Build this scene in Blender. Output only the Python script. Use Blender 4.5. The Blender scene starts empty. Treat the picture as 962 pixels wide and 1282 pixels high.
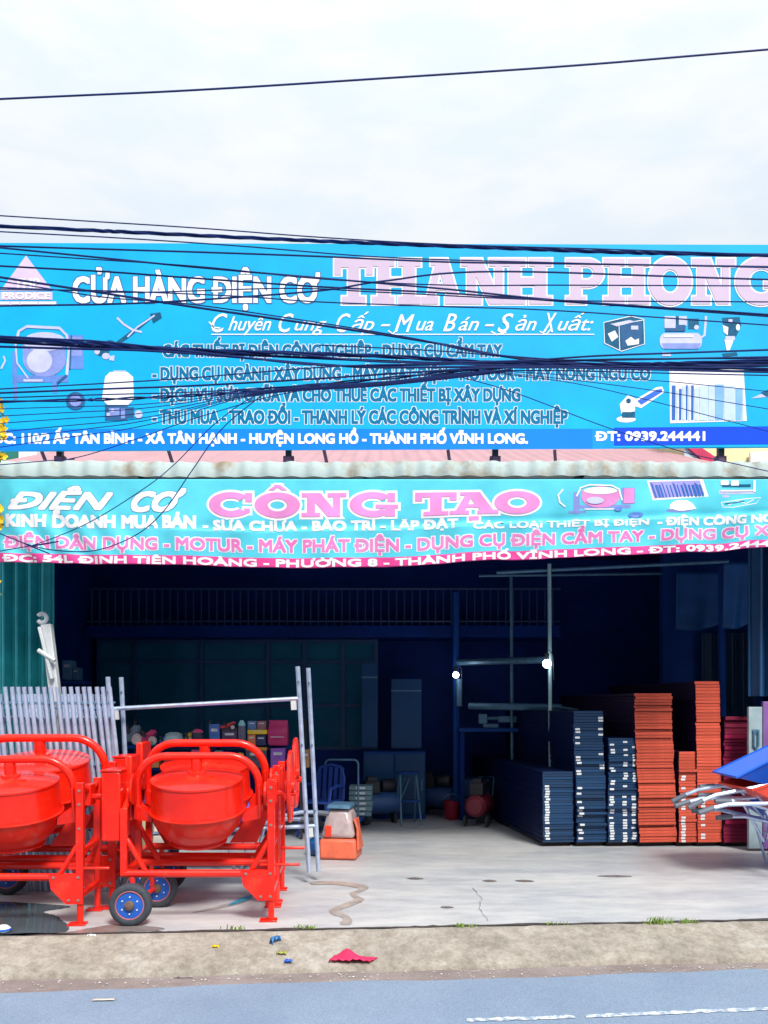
import bpy, bmesh, math, random
from mathutils import Vector, Matrix
random.seed(7)
R = math.radians
SC = bpy.context.scene
COL = SC.collection

# ------------------------------------------------------------------ camera, sky, sun, exposure
F = 1100.0                      # focal length in photo pixels (photo is 962 x 1282)
HZ = 885.0                      # horizon row in the photo
CAMZ = 1.6
cam = bpy.data.cameras.new("camera"); camo = bpy.data.objects.new("camera", cam); COL.objects.link(camo)
camo.location = (0, 0, CAMZ); camo.rotation_euler = (R(90), 0, 0)
cam.sensor_fit = 'VERTICAL'; cam.sensor_height = 36.0
cam.lens = 36.0 * F / 1282.0
cam.shift_y = (HZ - 641.0) / 1282.0
cam.clip_start = 0.1; cam.clip_end = 3000
SC.camera = camo
SC.view_settings.view_transform = 'Standard'
SC.view_settings.look = 'None'
SC.view_settings.exposure = 1.64
SC.view_settings.gamma = 1.0
try:
    SC.cycles.use_denoising = True
    SC.cycles.max_bounces = 8
    SC.cycles.caustics_reflective = False; SC.cycles.caustics_refractive = False
except Exception: pass

SUN_EL, SUN_AZ = 48.0, 22.0     # azimuth: degrees to the right of straight behind the camera
W = bpy.data.worlds.new("World"); SC.world = W; W.use_nodes = True
nt = W.node_tree; nt.nodes.clear()
def wn(t, **k):
    n = nt.nodes.new(t)
    for a, b in k.items(): setattr(n, a, b)
    return n
sky = wn('ShaderNodeTexSky', sky_type='NISHITA'); sky.sun_disc = False
sky.sun_elevation = R(SUN_EL); sky.sun_rotation = R(180 - SUN_AZ); sky.air_density = 1.2; sky.dust_density = 2.0
tc = wn('ShaderNodeTexCoord')
mp = wn('ShaderNodeMapping'); mp.inputs['Scale'].default_value = (1.6, 1.6, 5.0)
n1 = wn('ShaderNodeTexNoise'); n1.inputs['Scale'].default_value = 5.0; n1.inputs['Detail'].default_value = 7; n1.inputs['Roughness'].default_value = .55
rp = wn('ShaderNodeValToRGB')
rp.color_ramp.elements[0].position = .40; rp.color_ramp.elements[0].color = (2.02, 2.20, 2.36, 1)
rp.color_ramp.elements[1].position = .62; rp.color_ramp.elements[1].color = (2.30, 2.34, 2.36, 1)
sep = wn('ShaderNodeSeparateXYZ')
grad = wn('ShaderNodeMapRange'); grad.inputs['From Min'].default_value = 0; grad.inputs['From Max'].default_value = 1
grad.inputs['To Min'].default_value = .74; grad.inputs['To Max'].default_value = 2.0
mul = wn('ShaderNodeVectorMath', operation='SCALE')
mix = wn('ShaderNodeMix', data_type='RGBA'); mix.inputs[0].default_value = .92
bg = wn('ShaderNodeBackground'); bg.inputs['Strength'].default_value = .1
out = wn('ShaderNodeOutputWorld')
L = nt.links.new
L(tc.outputs['Generated'], mp.inputs[0]); L(mp.outputs[0], n1.inputs['Vector']); L(n1.outputs[0], rp.inputs[0])
L(tc.outputs['Generated'], sep.inputs[0]); L(sep.outputs['Z'], grad.inputs[0])
L(rp.outputs[0], mul.inputs[0]); L(grad.outputs[0], mul.inputs['Scale'])
L(sky.outputs[0], mix.inputs[6]); L(mul.outputs[0], mix.inputs[7]); L(mix.outputs[2], bg.inputs[0]); L(bg.outputs[0], out.inputs[0])

sl = bpy.data.lights.new("sun", 'SUN'); sl.energy = 1.5; sl.angle = R(15); sl.color = (1, .95, .88)
slo = bpy.data.objects.new("sun", sl); COL.objects.link(slo)
dx, dy, dz = math.sin(R(SUN_AZ)) * math.cos(R(SUN_EL)), -math.cos(R(SUN_AZ)) * math.cos(R(SUN_EL)), math.sin(R(SUN_EL))
slo.rotation_euler = Vector((dx, dy, dz)).to_track_quat('Z', 'Y').to_euler()
slo.location = (dx * 30, dy * 30, dz * 30)

def P(px, py, Y):
    return Vector(((px - 481.0) / F * Y, Y, CAMZ - (py - HZ) / F * Y))

# ------------------------------------------------------------------ materials
MATS = {}
def mat(name, col, rough=.5, metal=0., var=.12, vscale=6., bump=0., bscale=60., spec=.5, coat=0., col2=None, stretch=None, emit=None, estr=0., trans=0., contrast=(.3, .7), orand=0.):
    if name in MATS: return MATS[name]
    m = bpy.data.materials.new(name); m.use_nodes = True
    n = m.node_tree.nodes; l = m.node_tree.links; b = n['Principled BSDF']
    b.inputs['Roughness'].default_value = rough; b.inputs['Metallic'].default_value = metal
    b.inputs['Specular IOR Level'].default_value = spec; b.inputs['Coat Weight'].default_value = coat
    b.inputs['Coat Roughness'].default_value = .12
    if trans: b.inputs['Transmission Weight'].default_value = trans
    t = n.new('ShaderNodeTexCoord'); src = t.outputs['Object']
    if stretch:
        mpn = n.new('ShaderNodeMapping'); mpn.inputs['Scale'].default_value = stretch; l.new(src, mpn.inputs[0]); src = mpn.outputs[0]
    ns = n.new('ShaderNodeTexNoise'); ns.inputs['Scale'].default_value = vscale; ns.inputs['Detail'].default_value = 6; ns.inputs['Roughness'].default_value = .62
    l.new(src, ns.inputs['Vector'])
    cr = n.new('ShaderNodeValToRGB'); e = cr.color_ramp.elements
    e[0].position, e[1].position = contrast
    c2 = col2 if col2 else tuple(min(1, c * (1 + var)) for c in col)
    c1 = col if col2 else tuple(c * (1 - var) for c in col)
    e[0].color = (*c1, 1); e[1].color = (*c2, 1)
    l.new(ns.outputs[0], cr.inputs[0]); l.new(cr.outputs[0], b.inputs['Base Color'])
    if orand:
        oi = n.new('ShaderNodeObjectInfo'); mr = n.new('ShaderNodeMapRange'); mr.inputs['To Min'].default_value = 1 - orand; mr.inputs['To Max'].default_value = 1 + orand * .5
        l.new(oi.outputs['Random'], mr.inputs[0]); vm = n.new('ShaderNodeVectorMath'); vm.operation = 'SCALE'; l.new(cr.outputs[0], vm.inputs[0]); l.new(mr.outputs[0], vm.inputs['Scale']); l.new(vm.outputs[0], b.inputs['Base Color'])
    rr = n.new('ShaderNodeMapRange'); rr.inputs['To Min'].default_value = max(0.02, rough - .08); rr.inputs['To Max'].default_value = min(1, rough + .1)
    l.new(ns.outputs[0], rr.inputs[0]); l.new(rr.outputs[0], b.inputs['Roughness'])
    if bump:
        nb = n.new('ShaderNodeTexNoise'); nb.inputs['Scale'].default_value = bscale; nb.inputs['Detail'].default_value = 5
        l.new(t.outputs['Object'], nb.inputs['Vector'])
        bp = n.new('ShaderNodeBump'); bp.inputs['Strength'].default_value = bump; bp.inputs['Distance'].default_value = .01
        l.new(nb.outputs[0], bp.inputs['Height']); l.new(bp.outputs[0], b.inputs['Normal'])
    if emit:
        b.inputs['Emission Color'].default_value = (*emit, 1); b.inputs['Emission Strength'].default_value = estr
    MATS[name] = m
    return m

def red_build(n, l, b):
    t = n.new('ShaderNodeTexCoord').outputs['Object']
    big = noise(n, l, t, 5, 8, .7); fine = noise(n, l, t, 38, 6, .75)
    c = ramp(n, l, big, [(.28, (.68, .008, .003)), (.52, (.80, .015, .003)), (.74, (.84, .03, .005))])
    dust = ramp(n, l, noise(n, l, t, 9, 9, .75), [(.56, (0, 0, 0)), (.74, (.45, .45, .45))])
    c = mixc(n, l, dust, c, (.62, .10, .07))
    chip = ramp(n, l, fine, [(.70, (0, 0, 0)), (.76, (.7, .7, .7))])
    c = mixc(n, l, chip, c, (.20, .02, .015))
    l.new(c, b.inputs['Base Color']); b.inputs['Specular IOR Level'].default_value = .3; b.inputs['Coat Weight'].default_value = .5; b.inputs['Coat Roughness'].default_value = .16
    r = n.new('ShaderNodeMapRange'); r.inputs['To Min'].default_value = .25; r.inputs['To Max'].default_value = .6; l.new(big, r.inputs[0]); l.new(r.outputs[0], b.inputs['Roughness'])
    bumpn(n, l, b, big, .06)
REDWORN = mat('red_enamel_dusty', (.74, .02, .008), .5, var=.2, vscale=9, coat=.2, bump=.06, bscale=40)
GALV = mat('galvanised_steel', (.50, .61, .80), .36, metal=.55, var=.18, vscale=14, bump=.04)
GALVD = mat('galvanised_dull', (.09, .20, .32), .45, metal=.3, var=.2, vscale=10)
STEELW = mat('white_steel', (.62, .66, .68), .45, var=.12, vscale=9)
DARKMETAL = mat('dark_metal', (.02, .022, .03), .5, var=.3)
RUST = mat('rusty_steel', (.16, .10, .075), .8, var=.3, vscale=25, bump=.2)
RUBBER = mat('rubber', (.035, .045, .06), .75, var=.3, vscale=30, bump=.2, bscale=120)
RIMBLUE = mat('rim_blue', (.01, .10, .48), .4, var=.2, vscale=12, coat=.3)
BLUEPL = mat('blue_plastic', (.008, .13, .74), .4, var=.1, vscale=5, coat=.2)
ORPL = mat('orange_plastic', (.76, .15, .075), .5, var=.18, vscale=8)
REDPL = mat('red_tray', (.80, .05, .02), .45, var=.1, vscale=6, coat=.2)
GREYPL = mat('grey_clouded_plastic', (.48, .38, .38), .3, var=.25, vscale=10, spec=.6)
CABLE = mat('cable_black', (.003, .019, .12), .6, var=.3, spec=.2)
SIGNBLUE = mat('sign_sky_blue', (.0, .38, .74), .5, var=.11, vscale=1.6, spec=.2)
BANDBLUE = mat('sign_band_blue', (.0, .20, .86), .45, var=.05, vscale=2, spec=.2)
DEEPBLUE = mat('sign_deep_blue', (.0, .06, .72), .45, var=.05, vscale=2, spec=.2)
WHITE = mat('print_white', (.80, .80, .82), .5, var=.04, spec=.12)
LILAC = mat('print_lilac', (.62, .50, .68), .5, var=.06, spec=.12)
TEALTXT = mat('print_teal', (.0, .15, .32), .5, var=.15, vscale=3, spec=.12)
BANNER = mat('banner_cyan', (.09, .56, .69), .5, var=.14, vscale=2.2, spec=.25)
MAGENTA = mat('banner_magenta', (.74, .07, .30), .5, var=.25, vscale=2.5, spec=.12)
PINK = mat('print_pink', (.72, .26, .58), .5, var=.2, vscale=2, spec=.12)
HOTPINK = mat('print_hot_pink', (.78, .12, .42), .5, var=.4, vscale=1.5, col2=(.70, .30, .60), spec=.12)
AWN = mat('fibre_cement', (.31, .26, .18), .75, var=.3, vscale=2.6, bump=.25, bscale=30, col2=(.44, .54, .53), contrast=(.30, .46))
PINKWALL = mat('pink_corrugated', (.40, .22, .245), .6, var=.10, vscale=2, stretch=(3, .3, .4))
TEALGATE = mat('teal_gate', (.025, .36, .40), .45, var=.2, vscale=4)
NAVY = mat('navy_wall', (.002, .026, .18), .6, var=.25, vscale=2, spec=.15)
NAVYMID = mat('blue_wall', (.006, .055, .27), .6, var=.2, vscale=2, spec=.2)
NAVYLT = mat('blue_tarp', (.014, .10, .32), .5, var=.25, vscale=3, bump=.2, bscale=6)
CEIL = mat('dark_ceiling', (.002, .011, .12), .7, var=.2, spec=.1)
GLASSD = mat('dark_glass', (.014, .12, .20), .06, var=.1, spec=.35)  # base lightened to put outdoor reflections into the glass colour
GLASSD.node_tree.nodes['Principled BSDF'].inputs['Specular Tint'].default_value = (.35, .6, 1, 1)
CABGREY = mat('cabinet_blue_grey', (.008, .065, .19), .4, var=.15, vscale=2, spec=.3)
BLACKPANEL = mat('black_film_panel', (.006, .045, .125), .45, var=.3, vscale=5, stretch=(1, 1, 30), orand=.3)
BLACKSIDE = mat('black_film_side', (.001, .008, .055), .5, var=.3, spec=.2)
ORPANEL = mat('orange_panel_edge', (.64, .098, .055), .65, var=.3, vscale=7, stretch=(1, 1, 12), orand=.22, spec=.25)
ORSIDE = mat('shaded_panel_side', (.012, .003, .028), .55, var=.3, spec=.2)  # long edges coloured dark for shade, instead of the paint on the ends
PURPANEL = mat('crimson_panel_edge', (.30, .006, .055), .5, var=.35, vscale=5, stretch=(1, 1, 12), orand=.45)
STICKER = mat('white_sticker', (.72, .76, .80), .5, var=.12, vscale=60)
CONC = None

def ramp_mat(name, cols, rough, build):
    """concrete-like ground materials made of several noises"""
    m = bpy.data.materials.new(name); m.use_nodes = True
    n = m.node_tree.nodes; l = m.node_tree.links; b = n['Principled BSDF']
    build(n, l, b); MATS[name] = m
    return m
def noise(n, l, src, scale, detail=6, rough=.6):
    a = n.new('ShaderNodeTexNoise'); a.inputs['Scale'].default_value = scale; a.inputs['Detail'].default_value = detail; a.inputs['Roughness'].default_value = rough
    l.new(src, a.inputs['Vector']); return a.outputs[0]
def ramp(n, l, src, stops):
    r = n.new('ShaderNodeValToRGB'); e = r.color_ramp.elements
    while len(e) < len(stops): e.new(.5)
    for q, (p, c) in zip(e, stops): q.position = p; q.color = (*c, 1)
    l.new(src, r.inputs[0]); return r.outputs[0]
def mixc(n, l, fac, a, b, mode='MIX'):
    x = n.new('ShaderNodeMix'); x.data_type = 'RGBA'; x.blend_type = mode
    if isinstance(fac, float): x.inputs[0].default_value = fac
    else: l.new(fac, x.inputs[0])
    for i, v in ((6, a), (7, b)):
        if isinstance(v, tuple): x.inputs[i].default_value = (*v, 1)
        else: l.new(v, x.inputs[i])
    return x.outputs[2]
def bumpn(n, l, b, h, s=.3, d=.01):
    bp = n.new('ShaderNodeBump'); bp.inputs['Strength'].default_value = s; bp.inputs['Distance'].default_value = d
    l.new(h, bp.inputs['Height']); l.new(bp.outputs[0], b.inputs['Normal'])
def conc_build(n, l, b):
    t = n.new('ShaderNodeTexCoord').outputs['Object']
    m1 = n.new('ShaderNodeMapping'); m1.inputs['Scale'].default_value = (.5, 1.3, 1); l.new(t, m1.inputs[0])
    big = noise(n, l, m1.outputs[0], 1.1, 8, .65); fine = noise(n, l, t, 45, 5, .7); mid = noise(n, l, m1.outputs[0], 5, 7, .7)
    c = ramp(n, l, big, [(.30, (.37, .40, .45)), (.50, (.51, .525, .54)), (.72, (.60, .595, .58))])
    c = mixc(n, l, .55, c, ramp(n, l, mid, [(.33, (.62, .62, .66)), (.6, (1, 1, 1))]), 'MULTIPLY')
    c = mixc(n, l, .6, c, ramp(n, l, fine, [(.3, (.84, .84, .84)), (.65, (1.0, 1.0, 1.0))]), 'MULTIPLY')
    l.new(c, b.inputs['Base Color'])
    r = n.new('ShaderNodeMapRange'); r.inputs['To Min'].default_value = .28; r.inputs['To Max'].default_value = .75; l.new(big, r.inputs[0]); l.new(r.outputs[0], b.inputs['Roughness'])
    bumpn(n, l, b, fine, .12)
RED = ramp_mat('red_enamel', None, .4, red_build)
CONC = ramp_mat('concrete_slab', None, .5, conc_build)
def apron_build(n, l, b):
    t = n.new('ShaderNodeTexCoord').outputs['Object']
    big = noise(n, l, t, 2.2, 8, .7); fine = noise(n, l, t, 34, 8, .85); mid = noise(n, l, t, 11, 9, .8)
    c = ramp(n, l, big, [(.3, (.31, .28, .24)), (.55, (.45, .41, .355)), (.75, (.55, .52, .48))])
    c = mixc(n, l, .7, c, ramp(n, l, mid, [(.38, (.5, .47, .44)), (.58, (1, 1, 1))]), 'MULTIPLY')
    c = mixc(n, l, .8, c, ramp(n, l, fine, [(.3, (.6, .6, .6)), (.6, (1.0, 1.0, 1.0))]), 'MULTIPLY')
    l.new(c, b.inputs['Base Color']); b.inputs['Roughness'].default_value = .85
    bumpn(n, l, b, fine, .8, .014)
APRON = ramp_mat('apron_concrete', None, .8, apron_build)
def sand_build(n, l, b):
    t = n.new('ShaderNodeTexCoord').outputs['Object']
    big = noise(n, l, t, 3, 8, .7); fine = noise(n, l, t, 90, 5, .8)
    c = ramp(n, l, big, [(.3, (.20, .16, .15)), (.6, (.31, .26, .25))])
    c = mixc(n, l, .8, c, ramp(n, l, fine, [(.3, (.55, .55, .55)), (.6, (1.0, 1.0, 1.0))]), 'MULTIPLY')
    l.new(c, b.inputs['Base Color']); b.inputs['Roughness'].default_value = .95
    bumpn(n, l, b, fine, .5, .008)
SAND = ramp_mat('gutter_sand', None, .9, sand_build)
def asph_build(n, l, b):
    t = n.new('ShaderNodeTexCoord').outputs['Object']
    big = noise(n, l, t, 1.4, 6, .6); fine = noise(n, l, t, 130, 4, .8); v = n.new('ShaderNodeTexVoronoi'); v.inputs['Scale'].default_value = 150; l.new(t, v.inputs['Vector'])
    c = ramp(n, l, big, [(.3, (.21, .285, .40)), (.7, (.265, .345, .465))])
    c = mixc(n, l, .8, c, ramp(n, l, fine, [(.34, (.45, .47, .5)), (.60, (1.0, 1.0, 1.0))]), 'MULTIPLY')
    l.new(c, b.inputs['Base Color']); b.inputs['Roughness'].default_value = .8
    bumpn(n, l, b, v.outputs[0], .5, .006)
ASPH = ramp_mat('asphalt', None, .9, asph_build)
PAINT = mat('road_paint', (.25, .33, .44), .7, var=.3, vscale=26, col2=(.72, .74, .76), contrast=(.44, .60))
STAIN = mat('damp_stain', (.37, .34, .31), .3, var=.25, vscale=9)
WATER = mat('puddle_water', (.075, .095, .11), .03, var=.1, spec=.6)
WET = mat('wet_concrete', (.22, .19, .18), .22, var=.2, vscale=7)
DIRT = mat('dark_dirt', (.05, .04, .04), .9, var=.4, vscale=30, bump=.3)
BLUESPILL = mat('blue_spill', (.05, .27, .42), .4, var=.3, vscale=20)
GRASS = mat('weed_green', (.16, .26, .04), .6, var=.4, vscale=30)
LEAF = mat('leaf_green', (.05, .16, .03), .5, var=.4, vscale=20)
YELLOW = mat('yellow_petal', (.80, .55, .01), .5, var=.15, vscale=20)
BARK = mat('bark', (.09, .06, .04), .85, var=.4, vscale=20, bump=.3)
CLOTHRED = mat('red_cloth', (.66, .02, .10), .7, var=.2, vscale=20)

# ------------------------------------------------------------------ mesh helpers
class MB:
    def __init__(s): s.v = []; s.f = []; s.m = []; s.mi = 0
    def add(s, vs, fs):
        o = len(s.v); s.v += [tuple(x) for x in vs]; s.f += [tuple(i + o for i in f) for f in fs]; s.m += [s.mi] * len(fs); return s
    def box(s, c, d, rot=None):
        x, y, z = d[0] / 2, d[1] / 2, d[2] / 2
        vs = [Vector((a, b, e)) for a in (-x, x) for b in (-y, y) for e in (-z, z)]
        if rot is not None: vs = [rot @ p for p in vs]
        vs = [p + Vector(c) for p in vs]
        return s.add(vs, [(0, 1, 3, 2), (4, 6, 7, 5), (0, 4, 5, 1), (2, 3, 7, 6), (0, 2, 6, 4), (1, 5, 7, 3)])
    def bb(s, a, b):
        return s.box([(a[i] + b[i]) / 2 for i in range(3)], [abs(b[i] - a[i]) for i in range(3)])
    def tube(s, pts, r, n=8, closed=False):
        pts = [Vector(p) for p in pts]; k = len(pts); rs = r if isinstance(r, (list, tuple)) else [r] * k
        up = None; rings = []
        for i, p in enumerate(pts):
            if closed: t = (pts[(i + 1) % k] - pts[i - 1])
            else: t = pts[min(i + 1, k - 1)] - pts[max(i - 1, 0)]
            t.normalize()
            if up is None:
                up = Vector((0, 0, 1)) if abs(t.z) < .9 else Vector((0, 1, 0))
            x = up - t * up.dot(t)
            if x.length < 1e-5: x = t.orthogonal()
            x.normalize(); up = x; y = t.cross(x)
            rings.append([p + (x * math.cos(2 * math.pi * j / n) + y * math.sin(2 * math.pi * j / n)) * rs[i] for j in range(n)])
        vs = [q for rg in rings for q in rg]; fs = []
        for i in range(k if closed else k - 1):
            a, b = i * n, ((i + 1) % k) * n
            fs += [(a + j, a + (j + 1) % n, b + (j + 1) % n, b + j) for j in range(n)]
        if not closed: fs += [tuple(range(n - 1, -1, -1)), tuple((k - 1) * n + j for j in range(n))]
        return s.add(vs, fs)
    def bar(s, a, b, r, n=8): return s.tube([a, b], r, n)
    def lathe(s, prof, c, n=32, axis='Z', caps=True):
        vs = []; k = len(prof)
        for (r, z) in prof:
            for j in range(n):
                a = 2 * math.pi * j / n; p = (r * math.cos(a), r * math.sin(a), z)
                if axis == 'X': p = (p[2], p[0], p[1])
                if axis == 'Y': p = (p[0], p[2], p[1])
                vs.append(Vector(p) + Vector(c))
        fs = []
        for i in range(k - 1):
            fs += [(i * n + j, i * n + (j + 1) % n, (i + 1) * n + (j + 1) % n, (i + 1) * n + j) for j in range(n)]
        if caps: fs += [tuple(range(n - 1, -1, -1)), tuple((k - 1) * n + j for j in range(n))]
        return s.add(vs, fs)
    def prism(s, pts, vec):
        """closed polygon (3-D points) pushed along vec"""
        pts = [Vector(p) for p in pts]; k = len(pts); v = Vector(vec)
        return s.add(pts + [p + v for p in pts], [tuple(range(k)), tuple(range(2 * k - 1, k - 1, -1))] + [(i, i + k, (i + 1) % k + k, (i + 1) % k) for i in range(k)])
    def face(s, pts): return s.add(pts, [tuple(range(len(pts)))])
    def build(s, name, m, parent=None, smooth=True, bev=0, angle=35):
        me = bpy.data.meshes.new(name); me.from_pydata(s.v, [], s.f)
        for q in (m if isinstance(m, (list, tuple)) else [m]): me.materials.append(q)
        if any(s.m): me.polygons.foreach_set('material_index', s.m)
        bm = bmesh.new(); bm.from_mesh(me); bmesh.ops.recalc_face_normals(bm, faces=bm.faces); bm.to_mesh(me); bm.free()
        if smooth:
            me.polygons.foreach_set('use_smooth', [True] * len(me.polygons)); me.set_sharp_from_angle(angle=R(angle))
        o = bpy.data.objects.new(name, me); COL.objects.link(o)
        if parent: o.parent = parent
        if bev:
            b = o.modifiers.new('bevel', 'BEVEL'); b.width = bev; b.segments = 2; b.limit_method = 'ANGLE'; b.angle_limit = R(40); b.harden_normals = False
        return o

def tag(o, label=None, cat=None, group=None, kind=None):
    if label: o['label'] = label
    if cat: o['category'] = cat
    if group: o['group'] = group
    if kind: o['kind'] = kind
    return o
def empty(name, loc=(0, 0, 0), rz=0, label=None, cat=None, group=None, scale=1.):
    o = bpy.data.objects.new(name, None); COL.objects.link(o); o.location = loc; o.rotation_euler.z = R(rz)
    o.scale = (scale,) * 3; o.empty_display_size = .1
    return tag(o, label, cat, group)
def dup(o, parent=None, skip=()):
    c = o.copy(); COL.objects.link(c)
    if parent: c.parent = parent
    for ch in list(o.children):
        if ch.name.split('.')[0] in skip: continue
        dup(ch, c, skip)
    return c
def arc(cx, cz, r, a0, a1, n, f):
    return [f(cx + r * math.cos(R(a0 + (a1 - a0) * i / n)), cz + r * math.sin(R(a0 + (a1 - a0) * i / n))) for i in range(n + 1)]

# ------------------------------------------------------------------ ground
YE = 6.36; KA = R(4.6)
kd = Vector((math.cos(KA), math.sin(KA), 0)); kn = Vector((math.sin(KA), -math.cos(KA), 0))   # along the kerb, towards the road
def K(u, d, z): p = Vector((0, YE, 0)) + kd * u + kn * d; p.z = z; return p
b = MB(); b.face([(-400, -400, -.19), (400, -400, -.19), (400, 500, -.19), (-400, 500, -.19)])
tag(b.build('ground', SAND, smooth=False), kind='structure')
b = MB(); b.prism([K(-18, 0, 0), K(18, 0, 0), (18, 15, 0), (-18, 15, 0)], (0, 0, -.17))
tag(b.build('floor_slab', CONC, smooth=False), kind='structure')
# sloping concrete apron with an uneven lip
b = MB(); N = 240; U = lambda i: -12 + 24 * i / N
rows = [(.016, -.03), (.020, -.002), (.035, .003), (.07, -.002), (.10, -.018), (.30, -.07), (.44, -.115), (.49, -.14), (.50, -.188)]
vs = []
for i in range(N + 1):
    w = .012 * math.sin(U(i) * 3.1) + .008 * math.sin(U(i) * 9.7 + 1) + random.uniform(-.006, .006)
    for k, (d, z) in enumerate(rows):
        dd = d + (w if k >= 6 else (random.uniform(0, .012) if k == 0 else 0)); zz = z + (random.uniform(-.004, .004) if k < 8 else 0)
        vs.append(K(U(i), dd, zz))
n = len(rows)
b.add(vs, [(i * n + k, (i + 1) * n + k, (i + 1) * n + k + 1, i * n + k + 1) for i in range(N) for k in range(n - 1)])
tag(b.build('kerb_apron', APRON, smooth=True, angle=60), kind='structure')
b = MB(); b.face([K(-30, .40, -.165), K(30, .40, -.165), K(30, .95, -.165), K(-30, .95, -.165)])
tag(b.build('gutter', SAND, smooth=False), kind='structure')
# asphalt with a ragged edge
b = MB(); N = 300; top = []
for i in range(N + 1):
    u = -30 + 60 * i / N
    d = .745 - .012 * u + .02 * math.sin(u * 2.1) + .01 * math.sin(u * 7.3) + random.uniform(-.006, .006)
    top.append(K(u, d, -.150))
low = [K(-30 + 60 * i / N, 14, -.150) for i in range(N + 1)]
b.add(top + low, [(i, i + 1, N + 1 + i + 1, N + 1 + i) for i in range(N)])
tag(b.build('road', ASPH, smooth=False), kind='structure')
b = MB(); p0, p1 = P(560, 1278.5, 0), 0
def RP(px, py): Y = F * (CAMZ + .146) / (py - HZ); return P(px, py, Y)
for (xa, ya, xb, yb, t) in ((585, 1277, 720, 1272.5, 4.0), (733, 1272, 1100, 1256.5, 4.6)):
    A, B = RP(xa, ya), RP(xb, yb); q = []
    for sgn in (0, 1):
        for i in range(41):
            k = i / 40 if sgn == 0 else 1 - i / 40
            p = A.lerp(B, k); q.append(p + Vector((0, (sgn - .5) * .048 + random.uniform(-.008, .008), 0)))
    b.face(q)
tag(b.build('road_marking', PAINT, smooth=False), kind='structure')

def blob_sheet(name, pts_px, z, m, jitter=.006, sub=12):
    """flat irregular patch on the slab outlined through points given as floor positions"""
    pts = []
    k = len(pts_px)
    for i in range(k):
        a = Vector((*pts_px[i], 0)); c = Vector((*pts_px[(i + 1) % k], 0))
        a0 = Vector((*pts_px[i - 1], 0)); c0 = Vector((*pts_px[(i + 2) % k], 0))
        for j in range(sub):
            t = j / sub; p = .5 * ((2 * a) + (c - a0) * t + (2 * a0 - 5 * a + 4 * c - c0) * t * t + (3 * a - a0 - 3 * c + c0) * t ** 3); pts.append((p.x + random.uniform(-jitter, jitter), p.y + random.uniform(-jitter, jitter), z))
    return tag(MB().face(pts).build(name, m, smooth=False), kind='structure')
def FP(px, py): Y = F * CAMZ / (py - HZ); return ((px - 481) / F * Y, Y)
blob_sheet('puddle', [FP(-220, 1168), FP(60, 1170), FP(75, 1150), FP(55, 1142), FP(70, 1133), FP(-220, 1124)], .004, WATER)
blob_sheet('puddle', [FP(66, 1170), FP(205, 1164), FP(150, 1158), FP(110, 1163), FP(95, 1166)], .004, WET)
blob_sheet('wet_stain', [FP(414, 1139), FP(432, 1131), FP(444, 1126), FP(438, 1119), FP(450, 1113), FP(420, 1108), FP(392, 1108), FP(392, 1104), FP(430, 1104), FP(458, 1109), FP(460, 1114), FP(446, 1120), FP(456, 1127), FP(442, 1134), FP(426, 1141), FP(440, 1150), FP(438, 1158), FP(426, 1157), FP(430, 1150), FP(416, 1145)], .004, STAIN, .005)
blob_sheet('wet_stain', [FP(240, 1143), FP(300, 1132), FP(318, 1118), FP(290, 1130)], .004, STAIN, .006)
blob_sheet('paint_spill', [FP(286, 1134), FP(300, 1126), FP(316, 1121), FP(312, 1127), FP(294, 1133)], .008, BLUESPILL, .004)
for (x, y, w) in ((520, 1100, 10), (613, 1103, 9), (657, 1103, 12), (560, 1136, 8), (770, 1097, 22)):
    blob_sheet('oil_spot', [FP(x - w, y), FP(x, y + 1.5), FP(x + w, y + .5), FP(x, y - 1.2)], .004, WET, .006)
# dark ragged joint between slab and apron
b = MB(); N = 400
q0, q1 = [], []
for i in range(N + 1):
    u = -9 + 18 * i / N; w = .012 + .035 * abs(math.sin(u * 1.7) * math.sin(u * 5.3 + 2)) ** 2 + random.uniform(0, .012) * (1 + (random.random() < .06) * 2)
    q0.append(K(u, -w, .004)); q1.append(K(u, .010 + random.uniform(0, .008), .004))
b.add(q0 + q1, [(i, i + 1, N + 2 + i, N + 1 + i) for i in range(N)])
tag(b.build('joint_crack', DIRT, smooth=False), kind='structure')
def crack(pts, w, m=DIRT):
    q = [Vector((*p, .004)) for p in pts]; l0, l1 = [], []
    for i in range(len(q) - 1):
        for j in range(6):
            p = q[i].lerp(q[i + 1], j / 6) + Vector((random.uniform(-.01, .01), random.uniform(-.008, .008), 0)); ww = w * random.uniform(.3, 1.2)
            l0.append(p + Vector((ww, ww, 0))); l1.append(p - Vector((ww, ww, 0)))
    k = len(l0)
    tag(MB().add(l0 + l1, [(i, i + 1, k + i + 1, k + i) for i in range(k - 1)]).build('slab_crack', m, smooth=False), kind='structure')
crack([FP(612, 1154), FP(600, 1138), FP(603, 1125), FP(590, 1110)], .0022)
crack([FP(215, 1152), FP(300, 1140), FP(365, 1122)], .003)


# ------------------------------------------------------------------ shop building
shop = empty('shop_building', (0, 11, 0), 0, 'shop with a wide open dark front under a corrugated awning', 'building')
def sp(mb, name, m, parent=shop, **k):
    mb.v = [(x - 0, y - 11, z) for (x, y, z) in mb.v]
    return mb.build(name, m, parent, **k)
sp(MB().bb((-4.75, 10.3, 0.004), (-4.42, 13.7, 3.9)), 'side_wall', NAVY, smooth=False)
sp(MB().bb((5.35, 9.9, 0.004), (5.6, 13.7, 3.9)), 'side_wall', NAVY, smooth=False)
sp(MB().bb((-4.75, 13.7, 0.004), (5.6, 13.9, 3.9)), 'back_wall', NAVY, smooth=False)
sp(MB().bb((-4.75, 10.3, 3.9), (5.6, 13.9, 4.02)), 'ceiling', CEIL, smooth=False)
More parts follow.
